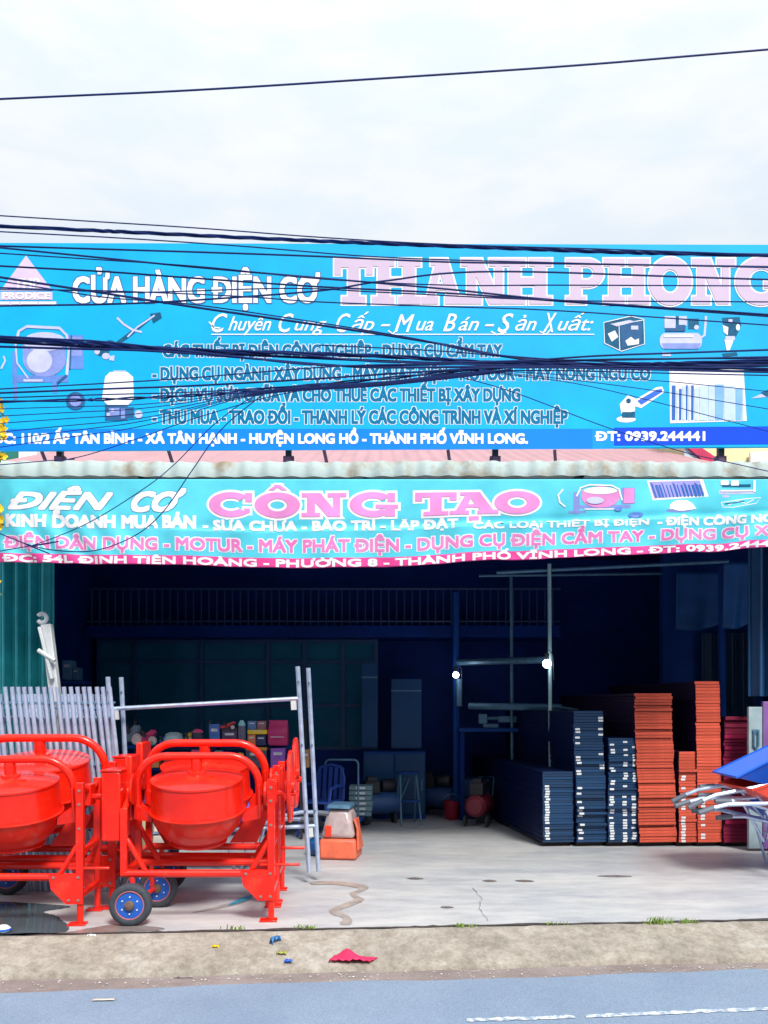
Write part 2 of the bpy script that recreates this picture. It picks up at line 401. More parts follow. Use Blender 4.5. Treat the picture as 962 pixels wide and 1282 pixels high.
# corrugated pink upper wall
def corrugated(x0, x1, y, z0, z1, pitch, amp, step=6):
    b = MB(); n = int((x1 - x0) / pitch * step); vs = []
    for i in range(n + 1):
        x = x0 + (x1 - x0) * i / n; yy = y + amp * math.sin(2 * math.pi * i / step)
        vs += [(x, yy, z0), (x, yy, z1), (x, y + .08, z0), (x, y + .08, z1)]
    fs = []
    for i in range(n):
        a = i * 4; c = a + 4
        fs += [(a, c, c + 1, a + 1), (a + 2, a + 3, c + 3, c + 2), (a + 1, c + 1, c + 3, a + 3), (a, a + 2, c + 2, c)]
    return b.add(vs, fs)
b = MB(); n = int(9.65 / .19 * 6); vs = []
for i in range(n + 1):
    x = -5.2 + 9.65 * i / n; w = .020 * max(-.4, math.sin(2 * math.pi * i / 6))
    for (y, z) in ((9.72, 4.13), (16.5, 6.57)): vs += [(x, y, z + w), (x, y, z + w - .012)]
fs = []
for i in range(n):
    a = i * 4; c = a + 4; fs += [(a, c, c + 2, a + 2), (a + 1, a + 3, c + 3, c + 1), (a, a + 1, c + 1, c)]
b.add(vs, fs); sp(b, 'upper_roof', PINKWALL)
# awning: corrugated sheet seen on its front edge, with turned-down lip
b = MB(); step = 8; x0, x1, pitch = -4.6, 5.6, .215; n = int((x1 - x0) / pitch * step); vs = []
prof = [(8.46, 3.82), (8.45, 3.90), (8.47, 3.965), (8.55, 3.985), (9.4, 4.05), (10.38, 4.12), (10.38, 4.09), (9.4, 4.02), (8.56, 3.95), (8.49, 3.93), (8.475, 3.90), (8.48, 3.82)]
for i in range(n + 1):
    w = .022 * math.sin(2 * math.pi * i / step); x = x0 + (x1 - x0) * i / n; sag = .010 * math.sin(x * 1.3) + .006 * math.sin(x * 4.1)
    for k, (y, z) in enumerate(prof): vs.append((x, y + (-w if k in (0, 1, 2, 9, 10, 11) else 0), z + w * (0 if k in (0, 1, 10, 11) else .12) + sag * .5))
k = len(prof)
b.add(vs, [(i * k + j, (i + 1) * k + j, (i + 1) * k + (j + 1) % k, i * k + (j + 1) % k) for i in range(n) for j in range(k)])
aw = sp(b, 'awning', AWN)
b = MB(); b.bb((-4.6, 8.50, 3.74), (5.6, 8.55, 3.81)); 
sp(b, 'awning_beam', DARKMETAL, aw, smooth=False)
b = MB()
for x in (-4.4, -2.4, -.2, 1.9, 4.1): b.bb((x, 8.56, 3.84), (x + .05, 10.3, 3.90))
sp(b, 'awning_rafter', DARKMETAL, aw, smooth=False)
# mezzanine at the back with railing
mz = sp(MB().bb((-4.4, 12.9, 2.62), (2.6, 13.65, 2.80)), 'mezzanine', NAVY, smooth=False, bev=.01)
b = MB(); b.bar((-4.38, 12.93, 3.34), (2.6, 12.93, 3.34), .02); b.bar((-4.38, 12.93, 2.86), (2.6, 12.93, 2.86), .015)
x = -4.3
while x < 2.58: b.bar((x, 12.93, 2.80), (x, 12.93, 3.34), .011, 6); x += .115
sp(b, 'railing', mat('railing_blue', (.010, .045, .15), .5), mz)
# return wall on the right
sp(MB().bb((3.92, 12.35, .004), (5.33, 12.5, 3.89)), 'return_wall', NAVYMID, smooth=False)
# glazed partition under the mezzanine
pt = sp(MB().bb((-4.38, 13.25, .004), (-.1, 13.35, .95)), 'partition', NAVY, smooth=False)
b = MB()
for x in (-4.3, -3.75, -2.75, -1.75, -1.2, -.62, -.12): b.bb((x - .03, 13.24, .952), (x + .03, 13.34, 2.618))
for z in (.98, 1.62, 2.28, 2.59): b.bb((-4.3, 13.245, z - .025), (-.12, 13.335, z + .025))
sp(b, 'partition_frame', mat('frame_blue', (.012, .06, .17), .45), pt, smooth=False)
for (a, c) in ((-4.27, -3.78), (-3.72, -2.78), (-2.72, -1.78), (-1.72, -1.23), (-1.17, -.65), (-.59, -.15)):
    for (z0, z1) in ((1.005, 1.595), (1.645, 2.255), (2.305, 2.565)):
        sp(MB().bb((a, 13.285, z0), (c, 13.295, z1)), 'pane', GLASSD, pt, smooth=False)
# neighbouring buildings seen through the gap above the awning
YN = 13.2
nb = empty('neighbouring_house', (5.2, YN, 0), 0, 'pale yellow house with a crimson edged gable beyond the shop, right of the pink roof', 'house')
def np_(mb, name, m, **k):
    mb.v = [(x - 5.2, y - YN, z) for (x, y, z) in mb.v]; return mb.build(name, m, nb, **k)
np_(MB().bb((4.5, YN, .004), (10, 17, 6.3)), 'wall', mat('cream_wall', (.78, .68, .38), .8), smooth=False)
np_(MB().prism([P(856, 556, YN - .1), P(872, 556, YN - .1), P(914, 584, YN - .1), P(890, 584, YN - .1)], (0, .06, 0)), 'gable_edge', mat('crimson_trim', (.55, .01, .08), .5), smooth=False)
np_(MB().prism([P(857, 540, YN - .06), P(869, 556, YN - .06), P(905, 584, YN - .06), P(857, 600, YN - .06)], (0, .05, 0)), 'gable', mat('grey_gable', (.50, .58, .64), .7), smooth=False)
np_(MB().prism([P(940, 566, YN - .1), P(1000, 562, YN - .1), P(1000, 600, YN - .1), P(940, 600, YN - .1)], (0, .06, 0)), 'parapet', WHITE, smooth=False)
gh = MB().bb((-9, YN, .004), (-5.50, 16, 6.2)); tag(gh.build('neighbouring_wall', mat('green_wall', (.01, .16, .12), .7), smooth=False), 'dark green wall of the next building left of the pink roof', 'wall')
gh = MB().bb((-5.49, YN, .004), (-5.22, 16, 6.2)); tag(gh.build('neighbouring_pillar', WHITE, smooth=False), 'white wall strip between the green wall and the pink roof', 'wall')

# unseen row of houses added behind the camera, across the road (it closes off the low sky and shows in the shop's glass)
OW = mat('opposite_wall', (.16, .18, .22), .8, var=.2, vscale=1); OR_ = mat('opposite_roof', (.10, .06, .05), .8, var=.3, vscale=2)
for i, (x0, x1, h, lab) in enumerate(((-21, -8.1, 7.5, 'two storey house added out of view across the road, left one'), (-8, 5, 8.6, 'taller house added out of view straight across the road'), (5.1, 20, 7.2, 'wide house added out of view across the road, right one'))):
    hs = empty('added_opposite_house', (x0, -9, 0), 0, lab, 'house'); w = x1 - x0
    MB().bb((0, -6, -.15), (w, 0, h - 1)).build('wall', OW, hs, smooth=False)
    MB().prism([(-.2, .5, h - .998), (-.2, -3, h + .6), (-.2, -6.5, h - .998)], (w + .4, 0, 0)).build('roof', OR_, hs, smooth=False)
    for k in range(int(w // 3)):
        for z in (.9, 3.9): MB().bb((1 + k * 3, .003, z), (2.2 + k * 3, .04, z + 1.5)).build('window', GLASSD, hs, smooth=False)

# ------------------------------------------------------------------ lettering helpers
_tc = {}
def raw_text(s, shear=0.):
    key = (s, shear)
    if key in _tc: return _tc[key]
    c = bpy.data.curves.new("t", 'FONT'); c.body = s; c.resolution_u = 3; c.shear = shear; c.fill_mode = 'FRONT'
    o = bpy.data.objects.new("t", c); COL.objects.link(o); bpy.context.view_layer.update()
    ev = o.evaluated_get(bpy.context.evaluated_depsgraph_get()); m = ev.to_mesh()
    vs = [(v.co.x, v.co.y, 0.) for v in m.vertices]; fs = [tuple(p.vertices) for p in m.polygons]
    ev.to_mesh_clear(); bpy.data.objects.remove(o); bpy.data.curves.remove(c)
    _tc[key] = (vs, fs); return vs, fs
def text_geo(s, offset=0., shear=0.):
    """letters of a line; the barred D and horned O get their bar and horn drawn on"""
    p = ''.join({'Đ': 'D', 'Ơ': 'O', 'Ờ': 'Ò'}.get(ch, ch) for ch in s)
    vs, fs = raw_text(p, shear); vs, fs = list(vs), list(fs)
    for i, ch in enumerate(s):
        if ch not in 'ĐƠỜ': continue
        right = max(v[0] for v in raw_text(p[:i + 1])[0]); w = max(v[0] for v in raw_text(p[i])[0]) - min(v[0] for v in raw_text(p[i])[0]); left = right - w
        if ch == 'Đ': q = [(left - .07, .30), (left + .27, .30), (left + .27, .385), (left - .07, .385)]
        else: q = [(right - .17, .56), (right - .08, .50), (right + .05, .60), (right + .10, .70), (right + .10, .80), (right + .01, .80), (right + .0, .71), (right - .05, .64)]
        o = len(vs); vs += [(x + shear * y, y, .00001) for x, y in q]; fs.append(tuple(range(o, o + len(q))))
    return vs, fs
def fit(s, x0, x1, ytop, ybase, offset=0., shear=0., inset=None):
    """letters laid out so that the line runs x0..x1 and capitals stand ytop..ybase (layout units); offset thickens the strokes (share of the capital height)"""
    vs, fs = text_geo(s, 0., shear); g = offset * (ybase - ytop) / .682
    gi = g if inset is None else inset * (ybase - ytop) / .682; x0 += gi; x1 -= gi; ytop += gi * .6; ybase -= gi * .6
    a, c = min(v[0] for v in vs), max(v[0] for v in vs); k = (x1 - x0) / (c - a); h = (ybase - ytop) / .682
    base = [(x0 + (x - a) * k, ybase - y * h, z) for (x, y, z) in vs]
    if not g: return base, fs
    V, Fc = [], []
    for i, (sx, sy) in enumerate(((-1, -1), (1, -1), (1, 1), (-1, 1), (0, 1), (0, -1), (1, 0), (-1, 0), (0, 0))):
        o = len(V); V += [(x + sx * g, y + sy * g, z + i * .00004) for x, y, z in base]; Fc += [tuple(q + o for q in f) for f in fs]
    return V, Fc

def ring(cx, cy, rx, ry, ix, iy, a0=0, a1=360, n=48):
    pts = []; fs = []
    for i in range(n + 1):
        a = R(a0 + (a1 - a0) * i / n); pts += [(cx + rx * math.cos(a), cy - ry * math.sin(a)), (cx + ix * math.cos(a), cy - iy * math.sin(a))]
    fs = [(2 * i, 2 * i + 2, 2 * i + 3, 2 * i + 1) for i in range(n)]
    return pts, fs
def grow(poly, e):
    """push the edges of a convex polygon outwards"""
    k = len(poly); ar = sum(poly[i][0] * poly[(i + 1) % k][1] - poly[(i + 1) % k][0] * poly[i][1] for i in range(k)); sg = 1 if ar > 0 else -1
    out = []
    for i in range(k):
        p, c, q = Vector(poly[i - 1]), Vector(poly[i]), Vector(poly[(i + 1) % k])
        n0 = (c - p).normalized(); n1 = (q - c).normalized(); n0 = Vector((n0.y, -n0.x)) * sg; n1 = Vector((n1.y, -n1.x)) * sg
        m = (n0 + n1); m = m / max(.35, m.dot(n0)); out.append(tuple(c + m * e))
    return out
def slab_glyph(ch, x0, x1, y0, y1, e=0., sw=.27, sh=.17, sr=.06):
    """slab-serif capital as a list of (points, faces) strokes; e widens every stroke"""
    w, h = x1 - x0, y1 - y0; S = []
    X = lambda t: x0 + t * w
    Y = lambda t: y0 + t * h
    def q(*p): S.append((grow([(X(a), Y(c)) for a, c in p], e), [tuple(range(len(p)))]))
    def rect(a, c, d, f): q((a, c), (d, c), (d, f), (a, f))
    def rg(cx, cy, rx, ry, ix, iy, a0=0, a1=360):
        S.append(ring(X(cx), Y(cy), rx * w + e, ry * h + e, max(ix * w - e, 0), max(iy * h - e, 0), a0, a1))
    if ch == 'T':
        rect(.36, 0, .64, 1); rect(0, 0, 1, sh * 1.15); rect(0, 0, .17, .36); rect(.83, 0, 1, .36); rect(.20, 1 - sh, .80, 1)
    if ch in 'H':
        rect(.12, 0, .36, 1); rect(.64, 0, .88, 1); rect(.2, .42, .8, .60)
        for a in (0, .54): rect(a, 0, a + .46, sh); rect(a, 1 - sh, a + .46, 1)
    if ch in 'AẠ':
        q((.34, 0), (.62, 0), (.95, 1), (.68, 1)); q((.36, 0), (.50, 0), (.28, 1), (.08, 1)); rect(.27, .55, .75, .70)
        rect(0, 1 - sh, .40, 1); rect(.57, 1 - sh, 1, 1); rect(.22, 0, .6, sh * .9)
        if ch == 'Ạ': rect(.40, 1.10, .60, 1.28)
    if ch == 'N':
        rect(.12, 0, .30, 1); rect(.70, 0, .86, 1); q((.12, 0), (.42, 0), (.86, 1), (.58, 1))
        rect(0, 0, .42, sh); rect(0, 1 - sh, .42, 1); rect(.58, 0, 1, sh)
    if ch == 'P':
        rect(.12, 0, .40, 1); rect(0, 0, .55, sh); rect(0, 1 - sh, .52, 1); rg(.55, .32, .45, .32, .18, .14, -90, 90); rect(.38, 0, .57, .18); rect(.38, .46, .57, .64)
    if ch in 'OÔ':
        rg(.5, .5, .5, .53, .21, .26)
        if ch == 'Ô':
            q((.30, -.12), (.46, -.34), (.58, -.34), (.42, -.12)); q((.42, -.34), (.56, -.34), (.72, -.12), (.60, -.12))
    if ch in 'GC':
        rg(.5, .5, .5, .53, .24, .27, 40, 320); rect(.82, 0, .98, .38)
        if ch == 'G': rect(.76, .52, .98, 1); rect(.56, .50, 1.05, .66)
        else: rect(.80, .66, .93, .84)
    return S
def stroke2d(pts, w):
    out = []
    l, r = [], []
    for i, p in enumerate(pts):
        a = Vector(pts[max(i - 1, 0)]); c = Vector(pts[min(i + 1, len(pts) - 1)]); t = (c - a).normalized(); nn = Vector((-t.y, t.x)) * w / 2
        l.append(tuple(Vector(p) + nn)); r.append(tuple(Vector(p) - nn))
    k = len(l)
    return l + r, [(i, i + 1, k + i + 1, k + i) for i in range(k - 1)]
def ell(cx, cy, rx, ry, n=28, a0=0, a1=360):
    pts = [(cx + rx * math.cos(R(a0 + (a1 - a0) * i / n)), cy - ry * math.sin(R(a0 + (a1 - a0) * i / n))) for i in range(n)]
    return pts, [tuple(range(n))]
def poly(*p): return list(p), [tuple(range(len(p)))]
def rect2(a, c, d, f): return poly((a, c), (d, c), (d, f), (a, f))

# ------------------------------------------------------------------ big blue sign
YS = 9.0
sign = empty('shop_sign', (0, YS, 4.2), 0, 'large sky blue signboard with white and lilac lettering above the awning', 'sign')
def sg_map(pts, d): return [Vector(((p[0] - 481) / F * YS, -d - (p[2] if len(p) > 2 else 0), CAMZ - (p[1] - HZ) / F * YS - 4.2)) for p in pts]
def sg(name, geos, m, d=.004, parent=sign, step=.0006):
    b = MB()
    for i, (pts, fs) in enumerate(geos): b.add(sg_map(pts, d + i * step), fs)
    return b.build(name, m, parent, smooth=False)
SL, SR = -28, 1002
q = sg_map([(SL, 304), (SR, 306.5), (SR, 559), (SL, 564)], 0)
panel = MB().prism(q, (0, .05, 0)).build('panel', SIGNBLUE, sign, smooth=False)
fr = MB()
for (a, c, e) in ((SL, 296, 0),): pass
ZB, ZT = CAMZ + (HZ - 556) / F * YS - 4.2, CAMZ + (HZ - 310) / F * YS - 4.2
XL, XR = (SL - 481) / F * YS, (SR - 481) / F * YS
for z in (ZB + .05, (ZB + ZT) / 2, ZT - .05): fr.bb((XL + .05, .052, z - .02), (XR - .05, .092, z + .02))
for px in (70, 360, 622, 908): x = (px - 481) / F * YS; fr.bb((x - .03, .094, ZB - .1), (x + .03, .154, ZT))
fr.build('frame', DARKMETAL, sign, smooth=False)
PURPLE = mat('brown_purple_post', (.12, .06, .12), .7, var=.3)
for px in (70, 360, 622, 908):
    x = (px - 481) / F * YS
    pb = MB().bb((x - .055, .10, -.12), (x + .055, .16, -.0)).bb((x - .085, .07, -.15), (x + .085, .19, -.122))
    pb.bb((x - .03, .085, -.10), (x + .03, .099, -.01))
    pb.build('post', PURPLE, sign, smooth=False)
for px in (47, 208, 405, 562, 697):
    x = (px - 481) / F * YS
    MB().bar((x, .1, .06), (x + .05, .25, -.17), .018, 6).build('strut', PURPLE, sign)
# bands
sg('address_band', [poly((SL, 537), (742, 537), (742, 562.3), (SL, 564))], BANDBLUE, .002)
sg('address_band', [poly((769, 535.5), (SR, 533.5), (SR, 556), (769, 558))], DEEPBLUE, .002)
sg('address_band', [poly((742, 537), (768.6, 537), (768.6, 562), (742, 562.3))], mat('sign_band_light', (.0, .27, .86), .45, var=.04, spec=.2), .002)
# logo
sg('logo', [poly((33, 320), (66, 364), (1, 364))], LILAC, .003)
sg('logo', [rect2(1, 365.5, 66, 375.5), rect2(-6, 377.5, 71, 382)], LILAC, .003)
sg('lettering', [fit('THP', 18, 50, 349, 361, .03), fit('PRODICE', 4, 63, 366.5, 374.5, .03)], WHITE, .006)
sg('lettering', [rect2(-3, 378.2, 12, 381.2), rect2(15, 378.2, 24, 381.2), rect2(27, 378.2, 47, 381.2), rect2(50, 378.2, 70, 381.2)], WHITE, .006)
sg('lettering_outline', [fit('CỬA HÀNG ĐIỆN CƠ', 91, 401, 347, 379, .050, 0., .028)], mat('print_shadow_blue', (.01, .10, .30), .5), .0022)
sg('lettering', [fit('CỬA HÀNG ĐIỆN CƠ', 91, 401, 347, 379, .028)], WHITE, .005)
name_l = []; name_o = []
for ch, a, c in (('T', 419, 487), ('H', 466, 527), ('A', 528, 580), ('N', 578, 638), ('H', 630, 691), ('P', 709, 756), ('H', 756, 813), ('O', 812, 866), ('N', 867, 920), ('G', 921, 985)):
    if ch == 'T': c = 467
    name_l += slab_glyph(ch, a, c, 324, 381, 0); name_o += slab_glyph(ch, a, c, 324, 381, 2.0)
sg('lettering_outline', name_o, WHITE, .0022, step=.00003); sg('lettering', name_l, mat('print_pale_lilac', (.52, .41, .56), .5, var=.04), .0065, step=.00003)
# script line: slanted, with larger swash capitals
script = [('C', 265, 285, 393, 416), ('huyên', 286, 340, 396.5, 414), ('C', 349, 368, 393, 416), ('ung', 369, 409, 396.5, 414), ('C', 421, 439, 393, 416), ('ấp', 440, 469, 396.5, 414), ('-', 477, 489, 396, 413),
          ('M', 494, 519, 394, 416), ('ua', 521, 543, 396.5, 414), ('B', 555, 572, 393, 415), ('án', 574, 600, 396.5, 414), ('-', 607, 619, 396, 413), ('S', 623, 643, 393, 416), ('ản', 645, 672, 396.5, 414), ('X', 680, 697, 392, 416), ('uất:', 698, 743, 396.5, 414)]
sg('lettering', [fit(s, a, c, t, bl, .006, .42) for s, a, c, t, bl in script] + [stroke2d([(262, 403), (268, 410), (276, 411)], 1.6), stroke2d([(615, 415), (622, 419), (634, 416)], 1.8), stroke2d([(486, 414), (492, 418), (498, 413)], 1.6), stroke2d([(676, 415), (684, 419), (690, 412)], 1.6), rect2(265, 418.2, 744, 419.4)], WHITE, .005, step=.00002)
for s, a, c, t, bl in (('CÁC THIẾT BỊ ĐIỆN CÔNG NGHIỆP - DỤNG CỤ CẦM TAY', 204, 629, 431.5, 447), ('- DỤNG CỤ NGÀNH XÂY DỰNG - MÁY PHÁT ĐIỆN - MOTOUR - MÁY NÔNG NGƯ CƠ', 191, 816, 460, 476),
                       ('- DỊCH VỤ SỬA CHỮA VÀ CHO THUÊ CÁC THIẾT BỊ XÂY DỰNG', 191, 652, 486.5, 502.5), ('- THU MUA - TRAO ĐỔI - THANH LÝ CÁC CÔNG TRÌNH VÀ XÍ NGHIỆP', 191, 711, 514, 530.5)):
    sg('lettering_outline', [fit(s, a, c, t, bl, .066, 0., .036)], WHITE, .0015); sg('lettering', [fit(s, a, c, t, bl, .036)], TEALTXT, .003)
sg('lettering', [fit('ĐC: 110/2 ẤP TÂN BÌNH - XÃ TÂN HẠNH - HUYỆN LONG HỒ - THÀNH PHỐ VĨNH LONG.', -8, 661, 543, 555.5, .042)], WHITE, .006)
sg('lettering', [fit('ĐT: 0939.244441', 745, 883, 540.5, 552, .042)], WHITE, .006)
# printed product pictures
A1 = mat('print_slate', (.03, .11, .26), .5, var=.2, spec=.12); A2 = mat('print_mid_violet', (.22, .28, .62), .5, var=.2, spec=.12); A3 = mat('print_pale_violet', (.48, .50, .74), .5, var=.15)
A4 = mat('print_teal_dark', (.01, .10, .20), .5, var=.3, vscale=12, spec=.12); A5 = mat('print_periwinkle', (.10, .22, .62), .5, var=.2)
def pic(layers):
    for i, (m, geos) in enumerate(layers): sg('printed_picture', geos, m, .003 + i * .0014, step=.00004)
arcpts = lambda cx, cy, rx, ry, a0, a1, n=14: [(cx + rx * math.cos(R(a0 + (a1 - a0) * i / n)), cy - ry * math.sin(R(a0 + (a1 - a0) * i / n))) for i in range(n + 1)]
pic([(A5, [rect2(17, 470, 86, 479), rect2(66, 478, 72, 492), rect2(16, 440, 22, 480), rect2(17, 478, 22, 500), rect2(86, 420, 105, 462)]),
     (A2, [ell(56, 450, 27, 22), rect2(29, 428, 83, 452), rect2(88, 422, 103, 446)]),
     (A3, [ell(56, 428, 27, 12), ell(50, 452, 16, 15), stroke2d([(20, 432), (24, 415), (34, 409), (75, 411), (84, 420), (87, 440), (84, 470)], 3.5), stroke2d([(20, 432), (22, 455), (36, 474)], 2), stroke2d([(2, 462), (7, 452), (5, 446)], 2.5), rect2(30, 475, 54, 478)]),
     (A1, [ell(95, 502, 12, 11)]), (A2, [ell(95, 502, 7.5, 7)]), (A1, [stroke2d([(84, 470), (72, 480)], 2.5), stroke2d([(90, 420), (88, 462)], 2)])])
pic([(A4, [ell(128, 437, 10, 9), ell(138, 432, 8, 6), poly((146, 428), (170, 410), (186, 398), (188, 401), (160, 424), (148, 432)), poly((188, 393), (201, 391), (203, 398), (192, 405))]),
     (A3, [stroke2d([(147, 398), (155, 406), (166, 413), (178, 416)], 2.6), stroke2d([(160, 422), (172, 410), (194, 395)], 2), ell(133, 446, 5, 4), ell(122, 440, 3.5, 4), poly((138, 446), (144, 445), (143, 452), (137, 451))])])
pic([(A3, [rect2(142, 464, 158, 469)]), (WHITE, [poly((132, 472), (138, 466), (160, 466), (167, 472), (168, 500), (160, 508), (136, 508), (128, 500))]),
     (A1, [rect2(132, 507, 160, 526), rect2(158, 510, 168, 523)]), (A2, [rect2(137, 511, 150, 521), rect2(152, 512, 157, 524)]), (A3, [ell(174, 519, 5, 5), rect2(134, 517, 138, 522), rect2(140, 512, 143, 516)])])
pic([(A4, [poly((757, 404), (790, 396), (806, 400), (806, 432), (778, 440), (757, 430))]), (A1, [poly((776, 405), (804, 402), (803, 428), (779, 436))]),
     (WHITE, [stroke2d([(757, 430), (756, 404), (790, 396), (806, 400), (807, 431), (778, 440), (757, 430)], 1.0), stroke2d([(776, 438), (775, 406), (805, 401)], 1.0), poly((761, 418), (770, 414), (774, 422), (766, 428)), poly((783, 427), (790, 422), (795, 426), (800, 424), (800, 431), (786, 433))]),
     (A3, [poly((764, 406), (788, 401), (796, 403), (772, 409)), rect2(790, 408, 799, 413)])])
pic([(A4, [rect2(845, 396, 856, 414), rect2(862, 399, 875, 412)]), (A3, [rect2(833, 417, 872, 437), ell(833, 427, 7, 10), ell(872, 427, 7, 10), rect2(832, 396, 846, 411), rect2(850, 396, 860, 408), stroke2d([(884, 396), (882, 420), (876, 424)], 3), rect2(829, 441, 840, 446), ell(872, 410, 3, 3)]),
     (A2, [poly((828, 430), (878, 430), (874, 437), (832, 437))]), (A1, [rect2(846, 407, 858, 415), rect2(833, 411, 846, 415)]), (WHITE, [stroke2d([(831, 421), (868, 421)], 3)])])
pic([(A4, [poly((904, 398), (926, 397), (928, 408), (922, 421), (909, 421)), poly((904, 443), (922, 441), (924, 445), (906, 447))]), (WHITE, [poly((905, 407), (912, 410), (911, 420), (906, 416)), poly((907, 425), (919, 425), (913, 440), (910, 440)), ell(924, 410, 2.5, 4)]), (A3, [rect2(908, 421, 920, 426), rect2(912, 400, 917, 404)])])
pic([(WHITE, [poly((796, 500), (822, 485), (829, 484), (832, 491), (803, 511), (796, 509)), ell(784, 525, 12, 4), poly((776, 506), (786, 495), (796, 499), (795, 515), (778, 518))]),
     (mat('print_tool_blue', (.0, .10, .60), .5), [poly((798, 502), (822, 488), (829, 487), (829, 491), (803, 507))]), (A4, [rect2(779, 516, 795, 523), ell(787, 502, 3, 3)])])
ph = [(WHITE, [poly((838, 464), (931, 462), (935, 527), (839, 530))])]
cs = [[], [], []]
x = 841.
k = 0
while x < 930:
    w = random.choice((2.5, 3.5, 5, 8) if x < 875 else (8, 11, 14)); y0 = 485 + random.uniform(-3, 4) - (2 if x > 868 else 0); cs[(0 if x < 866 else random.choice((1, 2))) if k % 2 == 0 else 2].append(poly((x, y0), (min(x + w, 931), y0), (min(x + w - .5, 931), 526), (x, 526.5))); x += w + (.8 if x < 870 else .4); k += 1
pic(ph + [(mat('print_photo_deep', (.0, .10, .42), .5), cs[0]), (mat('print_photo_mid', (.16, .38, .76), .5), cs[1]), (mat('print_photo_light', (.45, .58, .80), .5), cs[2])])
pic([(A3, [poly((940, 499), (958, 491), (990, 480), (992, 486), (962, 497))]), (A4, [poly((952, 492), (975, 482), (978, 490), (960, 497))])])

# ------------------------------------------------------------------ hanging banner
YB = 8.40
banner = empty('hanging_banner', (0, YB, 3.8), 0, 'wrinkled cyan cloth banner hanging from the awning edge with pink and white lettering', 'banner')
def lerp_tab(tab, x):
    if x <= tab[0][0]: return tab[0][1]
    for (a, c), (d, e) in zip(tab, tab[1:]):
        if x <= d: t = (x - a) / (d - a); t = t * t * (3 - 2 * t); return c + (e - c) * t
    return tab[-1][1]
BOT = [(-40, 703), (0, 704), (200, 707), (380, 711.5), (480, 709.5), (640, 701), (760, 696), (880, 691), (962, 685), (1040, 682)]
def bY(x, v):
    """layout row (0 top .. 108 bottom edge) to picture row"""
    return 600 + v / 108. * (lerp_tab(BOT, x) - 600)
def bdepth(x, v):
    f = v / 108.
    d = .018 * math.sin(x * .031 + v * .02) * f + .012 * math.sin(x * .071 - v * .045 + 1.3) * f + .007 * math.sin(x * .16 + v * .09) * f
    d += .020 * f * math.exp(-((x - 60) / 110.) ** 2) * math.sin((x - v * .8) * .16)
    d += .016 * f * max(0, min(1, (x - 780) / 120.)) * math.sin((x + v * 1.0) * .105)
    fold = 63 - .004 * max(0, x - 300) * 3
    wgt = max(0, min(1, (x - 180) / 150.))
    s = (v - fold)
    d += wgt * (.020 if s > 0 else 0) * math.exp(-max(0, s) / 18.)
    d += wgt * .010 * math.exp(-(s + 5) ** 2 / 30.) * (-1)
    return d
def bmap(x, v, off=0.):
    y = bY(x, v); return Vector(((x - 481) / F * YB, -bdepth(x, v) - off, CAMZ - (y - HZ) / F * YB - 3.8))
b = MB(); NX, NV = 420, 64; vs = []
for i in range(NX + 1):
    x = -28 + (1010 + 28) * i / NX
    for j in range(NV + 1): vs.append(bmap(x, 108 * j / NV))
fs = []; mi = []
for i in range(NX):
    for j in range(NV):
        fs.append((i * (NV + 1) + j, (i + 1) * (NV + 1) + j, (i + 1) * (NV + 1) + j + 1, i * (NV + 1) + j + 1)); mi.append(1 if 108 * j / NV > 95.5 else 0)
b.add(vs, fs); b.m = mi
cl = b.build('cloth', [BANNER, MAGENTA], banner, angle=80)
sm = cl.modifiers.new('thick', 'SOLIDIFY'); sm.thickness = .003; sm.offset = 1 
def bn(name, geos, m, off, clipv=None):
    """letters printed on the cloth: cut small and laid on its folds; clipv(x) tucks the letter bottoms in a fold"""
    b = MB()
    for i, (pts, fs) in enumerate(geos): b.add([(p[0], p[1], i * .00003 + (p[2] if len(p) > 2 else 0)) for p in pts], fs)
    me = bpy.data.meshes.new('x'); me.from_pydata(b.v, [], b.f); bm = bmesh.new(); bm.from_mesh(me)
    bmesh.ops.triangulate(bm, faces=bm.faces)
    for _ in range(3):
        es = [e for e in bm.edges if e.calc_length() > 7]
        if not es: break
        bmesh.ops.subdivide_edges(bm, edges=es, cuts=1, use_grid_fill=False); bmesh.ops.triangulate(bm, faces=bm.faces)
    if clipv:
        kill = [f for f in bm.faces if all(clipv(v.co.x, v.co.y) for v in f.verts)]; bmesh.ops.delete(bm, geom=kill, context='FACES')
    for v in bm.verts: v.co = bmap(v.co.x, v.co.y, off + v.co.z)
    bm.to_mesh(me); bm.free(); bpy.data.meshes.remove(me) if False else None
    me.name = name; me.materials.append(m); o = bpy.data.objects.new(name, me); COL.objects.link(o); o.parent = banner
    return o
bn('lettering_outline', [fit('ĐIỆN', 10, 142, 17, 39, .065, .45, .045), fit('CƠ', 164, 234, 16, 41, .065, .45, .045)], mat('print_sea_blue', (.02, .28, .46), .5), .0045)
bn('lettering', [fit('ĐIỆN', 10, 142, 17, 39, .045, .45), fit('CƠ', 164, 234, 16, 41, .045, .45)], WHITE, .0065)
cg, co = [], []
for ch, a, c in (('C', 262, 317), ('Ô', 319, 376), ('N', 378, 434), ('G', 438, 496), ('T', 520, 572), ('Ạ', 563, 624), ('O', 619, 676)):
    y0, y1 = (17, 46); cg += slab_glyph(ch, a, c, y0, y1, 0.); co += slab_glyph(ch, a, c, y0, y1, 3.0)
bn('lettering_outline', co, WHITE, .0045); bn('lettering', cg, PINK, .0085)
def l2(s, a, c, t, bl): return fit(s, a, c, t, bl, .05)
bn('lettering', [l2('KINH DOANH MUA BÁN', 8, 246, 46, 62)], WHITE, .006)
foldclip = lambda x, v: v > 61.0
bn('lettering', [l2('- SỬA CHỮA - BẢO TRÌ - LẮP ĐẶT', 254, 574, 51, 63.5)], WHITE, .006, lambda x, v: v < 49.5 or v > 66)
